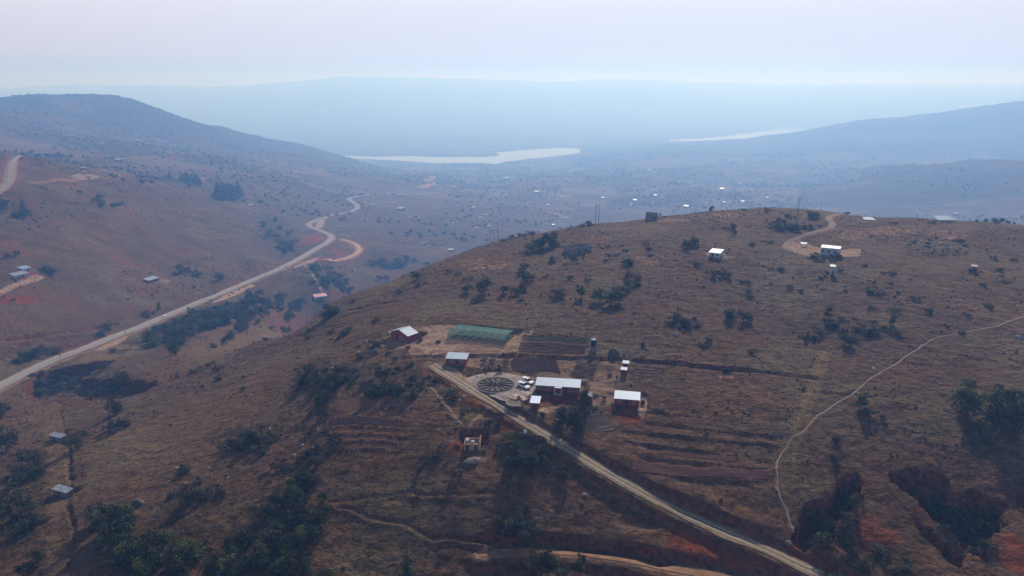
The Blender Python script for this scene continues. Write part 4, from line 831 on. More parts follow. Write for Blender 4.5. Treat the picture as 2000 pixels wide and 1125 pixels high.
def shell(fr, depth, h, label, gaps, m=M_stone, notch=.6):
    x, y, z, rz, L = fr; o = tag(empty('roofless_ruin', x, y, z, rz), label, 'ruin'); w = L / 2; t = .35
    for (x0, x1, y0, y1, hh_) in ((-w, w, 0, t, h), (-w, w, depth - t, depth, h * 1.05), (-w, -w + t, t, depth - t, h * .95), (w - t, w, t, depth - t, h)):
        n = 5; b = MB(); q = random.Random(int(w * 100 + y0 * 10))
        for i in range(n):
            u0, u1 = i / n, (i + 1) / n; hx = hh_ - notch * q.random()
            if x1 - x0 > y1 - y0: b.box(x0 + (x1 - x0) * u0 + .003, x0 + (x1 - x0) * u1, y0, y1, -.7, hx)
            else: b.box(x0, x1, y0 + (y1 - y0) * u0 + .003, y0 + (y1 - y0) * u1, -.7, hx)
        b.build('wall', m, o)
    for g in gaps: MB().box(g - .5, g + .5, -.03, .01, .6 if g > 0 else 0, 1.9).build('window_hole_shade' if g > 0 else 'doorway_shade', M_dark, o)  # nothing is cut: dark sheets on the wall paint the gloom of the openings
    return o
shell(F['stone'], 8, 3.4, 'roofless grey stone ruin on the upper slope left of the crest', (-2.0, 2.4)); shell(F['crestruin'], 4.5, 4.4, 'roofless block ruin standing against the haze on the crest', (1.5,)); shell(F['block'], 2.6, 2.8, 'small square stone ruin below the larger roofless ruin', (-.3,))
def placed(px, py): p = at(px, py); return (p[0], p[1], p[2])
p = hat(1850, 434); o = tag(empty('white_house', p[0], p[1] , p[2], R(5)), 'wide bright white roof at the right end of the crest', 'house')
roofsheet([(-6, 0, 1.4), (5.8, 0, 1.2), (5.0, 7, 2.6), (-4.2, 7, 2.8)], .1, M_roof, 'roof', o); MB().box(-4.8, 4.8, .8, 6.2, -1, 1.25).build('wall', M_block, o)
p = hat(1700, 430); o = tag(empty('white_house', p[0], p[1], p[2] - .8, 0), 'low sliver of white roof just left of the widest crest roof', 'house')
roofsheet([(-3.4, 0, 1.1), (3.4, 0, .9), (3.2, 5, 1.8), (-2.6, 5, 1.9)], .1, M_roof, 'roof', o); MB().box(-3, 3, .5, 4.6, -1, .95).build('wall', M_block, o)

# left-hand sheds and the western houses
for k_, lab in (('shed1', 'upper of the two small white-roofed sheds in the cleared strip at lower left'), ('shed2', 'lower of the two small white-roofed sheds in the cleared strip at lower left')):
    o = house('shed', F[k_], 2.3, 2.0, lab, M_stone, M_rold, rise=.3, over=.2, cat='shed', parts=((-.6, 0, .8, 1.6, 0, 'door'),))
for k_, d_, h_, lab, rm in (('west1', 7, 2.6, 'front house with a pale roof in the compound at the far left edge', M_rold), ('west1b', 6, 3.4, 'rear house with a white roof in the compound at the far left edge', M_roof),
                            ('west2', 7, 2.8, 'lone pale-roofed house on the open slope above the tarred road', M_roof), ('pink', 8, 3.0, 'house with a faded red roof at the end of the valley path', M_pink)):
    house('far_house', F[k_], d_, h_, lab, M_block if k_ != 'west2' else M_brick, rm, rise=1.0, over=.5, parts=((-1.5, .9, 1.2, 1.2), (1, 0, 1.0, 2.0, 0, 'door')))

# ------------------------------------------------------------------ dug rows
M_row = mat('row soil', (.165, .085, .056), .95, noise=.3, nscale=2, bump=.05, bscale=5); M_rowg = mat('row with seedlings', (.085, .125, .045), .95, noise=.5, nscale=2.5, bump=.06, bscale=5); M_rowp = mat('pale mulch row', (.30, .21, .14), .95, noise=.3, nscale=2)
def rowmesh(p, q, half, h):
    """a draped ridge between two points"""
    n = max(3, int(np.hypot(*(q - p)[:2]) / 1.6)); d = (q - p)[:2]; d = d / np.hypot(*d); nn = np.array([-d[1], d[0]]); v = []
    for i in range(n + 1):
        c = p[:2] + (q - p)[:2] * i / n + nn * rnd.uniform(-.08, .08)
        for o_, z_ in ((-half, .0), (0, h * rnd.uniform(.8, 1.1)), (half, 0)):
            xy = c + nn * o_; v.append((xy[0], xy[1], zg(*xy) + z_ + .02))
    return v, [(3 * i + j, 3 * i + j + 3, 3 * i + j + 4, 3 * i + j + 1) for i in range(n) for j in (0, 1)]
def plot(label, quad, n, half, h, mats, name='vegetable_plot', cat='vegetable plot'):
    """quad: top-left, top-right, bottom-right, bottom-left in the photograph"""
    a_, b_, c_, d_ = [at(*q) for q in quad]; o = tag(empty(name, *[float(v_) for v_ in (a_ + b_ + c_ + d_) / 4]), label, cat); O = np.array(o.location)
    for i in range(n):
        t = (i + .5) / n; p, q = a_ + (d_ - a_) * t, b_ + (c_ - b_) * t; v, f_ = rowmesh(p, q, half, h)
        MB().poly([(x_ - O[0], y_ - O[1], z_ - O[2]) for x_, y_, z_ in v], f_).build('soil_row', mats[min(i * len(mats) // n, len(mats) - 1)], o)
plot('long vegetable plot with green seedling rows, between the net house and the water tank', [(1022, 654), (1150, 664), (1140, 692), (1010, 688)], 9, .55, .3, [M_rowg, M_rowg, M_row, M_rowp, M_row, M_row, M_row, M_row, M_row])
plot('plot of bare furrows behind the parked vehicles', [(1004, 700), (1086, 704), (1096, 731), (1000, 724)], 10, .45, .28, [M_row])
plot('small plot of bare furrows behind the right end of the long house', [(1128, 709), (1168, 711), (1158, 743), (1112, 736)], 8, .45, .28, [M_row])
plot('plot of pale mulched rows below the tall tree', [(1145, 810), (1178, 806), (1200, 842), (1142, 846)], 7, .5, .32, [M_rowp])
plot('faint fenced plot right of the two brick toilets', [(1242, 702), (1296, 706), (1290, 738), (1236, 734)], 6, .4, .18, [M_row], 'old_plot')
plot('old terraced plot of long furrows left of the unfinished building', [(643, 819), (785, 821), (800, 834), (641, 833)], 5, .4, .28, [M_row], 'old_plot')
plot('faint abandoned furrows above the old terraced plot', [(655, 783), (818, 781), (815, 799), (652, 803)], 6, .4, .14, [M_row], 'old_plot')
plot('reddish ploughed terrace along the bottom of the field by the road', [(1244, 897), (1500, 920), (1500, 936), (1240, 924)], 8, .5, .2, [mat('ploughed red', (.12, .050, .034), .95, noise=.3, nscale=2)], 'ploughed_terrace', 'ploughed field')
plot('narrow ploughed terrace in the middle of the red-soiled field', [(1290, 877), (1440, 895), (1438, 903), (1300, 887)], 4, .5, .2, [mat('ploughed red', (.15, .058, .045))], 'ploughed_terrace', 'ploughed field')

# ------------------------------------------------------------------ poles and fences
def pole(px, py, h, label, double=0, cross=0, group=None, r=.14, lean=0):
    p = hat(px, py) if px > 900 else at(px, py); o = tag(empty('power_pole', p[0], p[1], zg(p[0], p[1])), label, 'power pole', group)
    xs = (0,) if not double else (-double / 2, double / 2)
    for x_ in xs: MB().tube((x_, 0, -.6), (x_ + lean * h, 0, h), r, r * .7, 6).build('pole', M_wood, o)
    if cross: MB().box(-cross / 2, cross / 2, -.1, .1, h * .9, h * .9 + .22).build('crossarm', M_wood, o)
    if cross:
        for x_ in (-cross * .45, 0, cross * .45): MB().tube((x_, 0, h * .9 + .22), (x_, 0, h * .9 + .5), .07).build('insulator', M_metal, o)
    return o
def pp(px, py, hp): return hp / scale_at(px, py)
pole(1166, 441, pp(1166, 441, 43), 'tall twin-legged power pole against the haze left of the crest ruin', double=1.9, cross=3.4, r=.16)
pole(1556, 436, pp(1556, 436, 52), 'tall slender power pole rising over the hilltop track', double=.8, r=.14)
for px, py, hp, lab in ((958, 477, 30, 'leftmost pole of three together on the far shoulder of the hill'), (965, 474, 26, 'middle pole of three together on the far shoulder of the hill'), (972, 472, 34, 'rightmost pole of three together on the far shoulder of the hill')): pole(px, py, pp(px, py, hp), lab, cross=0 if px != 965 else 4.0, group='three poles on the shoulder of the hill')
pole(1144, 663, pp(1144, 663, 60), 'thin bare pole standing in the vegetable plot beside the water tank', r=.10)
pole(728, 652, pp(728, 652, 44), 'thin wooden pole left of the gabled house', r=.10); pole(1729, 488, pp(1729, 488, 40), 'leaning pole right of the grey block house', r=.12, lean=.06)
pole(56, 838, pp(56, 838, 44), 'wooden pole in the grass above the upper left shed', r=.11); pole(484, 664, pp(484, 664, 24), 'wooden pole on the left flank of the hill', r=.14)
for i, (px, py) in enumerate(((247, 666), (366, 606), (403, 590), (465, 563), (120, 712))):
    pole(px, py, pp(px, py, 21), 'roadside pole along the tarred road, ' + ('beside the orange verge', 'just right of the white van', 'second up the road from the white van', 'highest up the straight stretch', 'lowest, above the left gully')[i], cross=1.8, group='poles along the tarred road', r=.16)
pole(1138, 505, 7, 'short pole on the slope right of the stone ruin', r=.1)
for px, py, hp, lab in ((1182, 483, 20, 'slim post upslope right of the stone ruin'), (1216, 455, 13, 'slim post below the crest ruin'), (1248, 470, 14, 'slim post right of the stone ruin and below the crest'), (1284, 455, 14, 'slim post just below right of the crest ruin')): pole(px, py, pp(px, py, hp), lab, r=.09)
def fence(pts, step, label, h=1.2):
    l = resample(np.array(path3(pts)), step); o = tag(empty('wire_fence', *[float(v_) for v_ in l[0]]), label, 'fence'); O = l[0]; P_ = l[:, :2]; zz = [zg(*q) for q in P_]
    pm = MB().tube((0, 0, -.3), (0, 0, h), .06, .05, 5).mesh('post'); pm.materials.append(M_wood)
    for q, z_ in zip(P_, zz): link('post', pm, o, None, (q[0] - O[0], q[1] - O[1], z_ - O[2]))
    b = MB()
    for hh_ in (.35, .75, 1.1):
        for i in range(len(P_) - 1): b.tube((P_[i][0] - O[0], P_[i][1] - O[1], zz[i] - O[2] + hh_), (P_[i + 1][0] - O[0], P_[i + 1][1] - O[1], zz[i + 1] - O[2] + hh_), .012, None, 3)
    b.build('wire', M_wood, o); return o
fence([(1228, 946), (1330, 950), (1430, 954), (1508, 952)], 4, 'wire fence along the lower edge of the red-soiled field'); fence([(1508, 950), (1540, 866), (1570, 790), (1606, 692)], 5, 'wire fence beside the old track on the right')
fence([(1300, 706), (1340, 716), (1420, 726), (1560, 742)], 5, 'wire fence along the upper furrow right of the toilets'); fence([(1240, 700), (1236, 736), (1262, 755), (1290, 740), (1298, 706)], 3, 'posts round the faint plot right of the toilets')
# traffic
p_ = HIGH[np.argmin(np.hypot(HIGH[:, 0] - at(316, 620)[0], HIGH[:, 1] - at(316, 620)[1]))]; i_ = int(np.argmin(np.abs(HIGH[:, 0] - p_[0]) + np.abs(HIGH[:, 1] - p_[1]))); d_ = HIGH[i_ + 1] - HIGH[i_]
o = pickup(316, 620, 'small white vehicle driving on the tarred road in the valley', math.atan2(d_[1], d_[0])); o.location = (p_[0], p_[1], zg(p_[0], p_[1]) + .6)

# ------------------------------------------------------------------ plants
def leaf_mat(nm, c1, c2, c3):
    m = bpy.data.materials.new(nm); m.use_nodes = True; n = m.node_tree; p = n.nodes['Principled BSDF']; p.inputs['Roughness'].default_value = .75; p.inputs['Specular IOR Level'].default_value = .12
    a_ = n.nodes.new('ShaderNodeAttribute'); a_.attribute_name = 'tone'; r = n.nodes.new('ShaderNodeValToRGB'); n.links.new(a_.outputs['Fac'], r.inputs[0])
    r.color_ramp.elements[0].color = (*c1, 1); r.color_ramp.elements[1].color = (*c3, 1); e = r.color_ramp.elements.new(.55); e.color = (*c2, 1)
    oi = n.nodes.new('ShaderNodeObjectInfo'); mr = n.nodes.new('ShaderNodeMapRange'); mr.inputs[3].default_value = .75; mr.inputs[4].default_value = 1.3; n.links.new(oi.outputs['Random'], mr.inputs[0])
    hs = n.nodes.new('ShaderNodeHueSaturation'); n.links.new(r.outputs[0], hs.inputs['Color']); n.links.new(mr.outputs[0], hs.inputs['Value']); n.links.new(hs.outputs[0], p.inputs['Base Color'])
    tr = n.nodes.new('ShaderNodeBsdfTranslucent'); n.links.new(hs.outputs[0], tr.inputs[0]); ms = n.nodes.new('ShaderNodeMixShader'); ms.inputs[0].default_value = .25
    n.links.new(p.outputs[0], ms.inputs[1]); n.links.new(tr.outputs[0], ms.inputs[2]); n.links.new(ms.outputs[0], n.nodes['Material Output'].inputs['Surface']); return m
L_dark = leaf_mat('dark leaves', (.012, .016, .010), (.040, .046, .022), (.150, .150, .062)); L_green = leaf_mat('green leaves', (.016, .024, .009), (.058, .076, .022), (.19, .20, .06))
L_grey = leaf_mat('grey scrub leaves', (.020, .020, .015), (.060, .055, .034), (.18, .15, .10)); L_olive = leaf_mat('olive leaves', (.035, .038, .016), (.08, .08, .028), (.14, .13, .05)); L_red = leaf_mat('dry rusty leaves', (.030, .018, .017), (.060, .033, .028), (.10, .062, .045))
M_bark = mat('bark', (.10, .075, .06), .95, noise=.3, nscale=3)
def leaves(name, blobs, n, leaf, seed, m, shell_=.55):
    """many leaf clumps, each a bent quad, spread through several rounded masses of a unit-high crown"""
    g = np.random.default_rng(seed); w = np.array([b_[3] * b_[3] * b_[4] for b_ in blobs]); w /= w.sum(); ch = g.choice(len(blobs), n, p=w); B = np.array(blobs)[ch]
    d = g.normal(size=(n, 3)); d /= np.linalg.norm(d, axis=1)[:, None]; rad = (shell_ + (1 - shell_) * g.random(n)) * (1 + .18 * g.normal(size=n))
    c = B[:, :3] + d * rad[:, None] * np.stack([B[:, 3], B[:, 3], B[:, 4]], 1); c[:, 2] = np.maximum(c[:, 2], .02)
    nrm = d + .7 * g.normal(size=(n, 3)); nrm /= np.linalg.norm(nrm, axis=1)[:, None]; u = np.cross(nrm, g.normal(size=(n, 3))); u /= np.linalg.norm(u, axis=1)[:, None]; vv = np.cross(nrm, u)
    s_ = leaf * (.6 + .8 * g.random(n))[:, None]; bend = nrm * s_ * .3 * g.random((n, 1))
    v = np.stack([c - u * s_, c - vv * s_ * .6 + bend, c + u * s_, c + vv * s_ * .6 + bend], 1).reshape(-1, 3); f_ = np.arange(4 * n).reshape(n, 4)
    me = raw_mesh(name, v, f_); me.materials.append(m); a_ = me.attributes.new('tone', 'FLOAT', 'FACE'); a_.data.foreach_set('value', np.clip(.5 + .3 * g.normal(size=n) + .3 * np.sin(ch * 2.4), 0, 1).astype(np.float32)); return me
def crownblobs(seed, n, r, z0, z1, br, bh):
    q = random.Random(seed); out = []
    for i in range(n):
        t = q.uniform(0, 6.283); rr_ = r * math.sqrt(q.random()); z_ = q.uniform(z0, z1); k_ = q.uniform(.7, 1.25) * (1 - .35 * (z_ - z0) / max(.01, z1 - z0)); out.append((rr_ * math.cos(t), rr_ * math.sin(t), z_, br * k_, bh * k_))
    return out
def trunkmesh(seed, h, r, limbs=4, spread=.35, top=.85):
    q = random.Random(seed); b = MB(); p = Vector((0, 0, -.12)); bend = Vector((q.uniform(-.06, .06), q.uniform(-.06, .06), 0)); prev = p
    for i in range(3): nx = Vector((0, 0, h * (i + 1) / 3)) + bend * (i + 1); b.tube(prev, nx, r * (1 - .25 * i), r * (.75 - .2 * i), 6); prev = nx
    for i in range(limbs):
        t = 6.283 * i / limbs + q.uniform(-.4, .4); s0 = Vector((0, 0, h * q.uniform(.45, 1))) + bend * 2; m_ = s0 + Vector((math.cos(t) * spread * .5, math.sin(t) * spread * .5, (top - h) * .5)); e = s0 + Vector((math.cos(t) * spread, math.sin(t) * spread, (top - h) * q.uniform(.7, 1.0)))
        b.tube(s0, m_, r * .45, r * .3, 5).tube(m_, e, r * .3, r * .1, 5)
    me = b.mesh('trunk'); me.materials.append(M_bark); return me
PROTO = {}
def proto(kind, k_):
    key = (kind, k_)
    if key in PROTO: return PROTO[key]
    s_ = hash(kind) % 1 + sum(map(ord, kind)) * 7 + k_ * 13
    if kind == 'round': c, t = leaves('crown', crownblobs(s_, 14, .36, .22, .80, .22, .19), 1500, .034, s_, L_dark), trunkmesh(s_, .34, .045)
    elif kind == 'green': c, t = leaves('crown', crownblobs(s_, 13, .36, .20, .78, .23, .20), 1400, .036, s_, L_green), trunkmesh(s_, .30, .045)
    elif kind == 'tall': c, t = leaves('crown', crownblobs(s_, 16, .22, .22, .88, .15, .14), 1500, .027, s_, L_dark), trunkmesh(s_, .45, .025, 5, .22, .9)
    elif kind == 'pine':
        bl = [(0.0, 0.0, z_, .25 * (1.05 - z_) + .03, .10) for z_ in np.linspace(.14, .97, 10)]; c, t = leaves('crown', bl, 1300, .024, s_, L_dark, .35), trunkmesh(s_, .9, .022, 0)
    elif kind == 'bush': c, t = leaves('crown', crownblobs(s_, 9, .50, .22, .62, .27, .26), 800, .050, s_, L_dark), trunkmesh(s_, .22, .035, 4, .3, .6)
    elif kind == 'scrub': c, t = leaves('crown', crownblobs(s_, 9, .65, .12, .5, .26, .26), 620, .055, s_, L_grey), trunkmesh(s_, .14, .03, 4, .45, .5)
    elif kind == 'olive': c, t = leaves('crown', crownblobs(s_, 9, .5, .2, .6, .27, .26), 700, .05, s_, L_olive), trunkmesh(s_, .2, .03, 4, .3, .6)
    elif kind == 'rusty': c, t = leaves('crown', crownblobs(s_, 8, .5, .15, .55, .27, .26), 420, .06, s_, L_red), trunkmesh(s_, .2, .03, 4, .3, .6)
    PROTO[key] = (c, t); return PROTO[key]
# landmarks a bush can be found by: place in the photograph and the words for it
LM = [(90, 535, 'the left-edge compound'), (300, 545, 'the lone western house'), (627, 578, 'the faded red roof in the valley'), (778, 655, 'the gabled brick house'), (891, 700, 'the road-head brick house'),
      (935, 655, 'the green net house'), (968, 752, 'the round garden'), (1090, 750, 'the long brick house'), (1044, 785, 'the blue-roofed cabin'), (1159, 675, 'the green water tank'), (1219, 715, 'the two brick toilets'), (1225, 778, 'the field house'),
      (921, 865, 'the unfinished tan building'), (725, 850, 'the old terraced plot'), (1370, 890, 'the red terraces'), (1136, 483, 'the roofless stone ruin'), (1273, 420, 'the crest ruin'), (1403, 491, 'the low house'), (1621, 485, 'the hilltop block house'),
      (1626, 528, 'the grey block toilet'), (1902, 524, 'the dark toilet'), (1850, 430, 'the white crest roof'), (1556, 410, 'the slender crest pole'), (942, 514, 'the pale rock scar'), (1855, 980, 'the erosion pit'), (1620, 990, 'the left erosion pit'),
      (109, 848, 'the upper left shed'), (118, 957, 'the lower left shed'), (180, 745, 'the left gully'), (1130, 1085, 'the orange track'), (1430, 1045, 'the lower farm road'), (1160, 905, 'the mid farm road'), (1685, 750, 'the footpath'), (1545, 860, 'the footpath fork'),
      (1850, 658, 'the upper footpath'), (743, 756, 'the big grey boulder'), (1325, 625, 'the mid-slope rock pile'), (270, 980, 'the flat boulder'), (235, 660, 'the orange road verge'), (645, 465, 'the road hairpin'), (20, 340, 'the far-left dirt road'), (316, 620, 'the white vehicle'), (790, 375, 'the far tarred straight'),
      (1190, 575, 'the upper-slope thicket'), (1700, 455, 'the hilltop rock pavement'), (560, 600, 'the valley thickets'), (420, 620, 'the wooded stream')]
ADJ = {'round': 'dark round tree', 'green': 'green leafy tree', 'tall': 'slender dark tree', 'pine': 'dark conifer', 'bush': 'dark bush', 'scrub': 'low grey scrub bush', 'olive': 'yellow-green bush', 'rusty': 'rusty half-dry bush'}
USED = {}
def where(px, py):
    d, lx, ly, w = min(((px - a_) ** 2 + ((py - b_) * 1.5) ** 2, a_, b_, c_) for a_, b_, c_ in LM)
    dx, dy = px - lx, (py - ly) * 1.5; t = []
    far_ = 'well ' if d > 90 ** 2 else ('' if d > 35 ** 2 else 'just ')
    if abs(dy) > .45 * abs(dx): t.append('above' if dy < 0 else 'below')
    if abs(dx) > .45 * abs(dy): t.append('left of' if dx < 0 else 'right of')
    return far_ + ' and '.join(t) + ' ' + w
NPL = []
def plant(px, py, hp, kind, wide=1.0, label=None, group=None, hm_=None, sink=0.0):
    """foot of the plant in the photograph, its height there in pixels"""
    p = spot(px, py)
    if p is None: return
    r = math.hypot(p[0], p[1]); h = hm_ or hp / (scale_at(px, py) * .95); c, t = proto(kind, rnd.randrange(4))
    isT = kind in ('round', 'green', 'tall', 'pine'); name = {'pine': 'conifer', 'scrub': 'scrub_bush'}.get(kind, 'tree' if isT else 'bush')
    o = empty(name, p[0], p[1], zg(p[0], p[1]) - sink, rnd.uniform(0, 6.28)); w_ = h * wide * rnd.uniform(.9, 1.15); o.scale = (w_, w_ * rnd.uniform(.85, 1.15), h)
    link('crown', c, o); link('trunk', t, o)
    size = 'big ' if hp * wide > 42 else ('' if hp * wide > 18 else 'small ')
    lb = label or f'{size}{ADJ[kind]} {where(px, py)}'
    NPL.append((o, lb, 'tree' if isT else 'bush', group or ('trees and bushes of the hillside' if py > 0 else ''))); return o
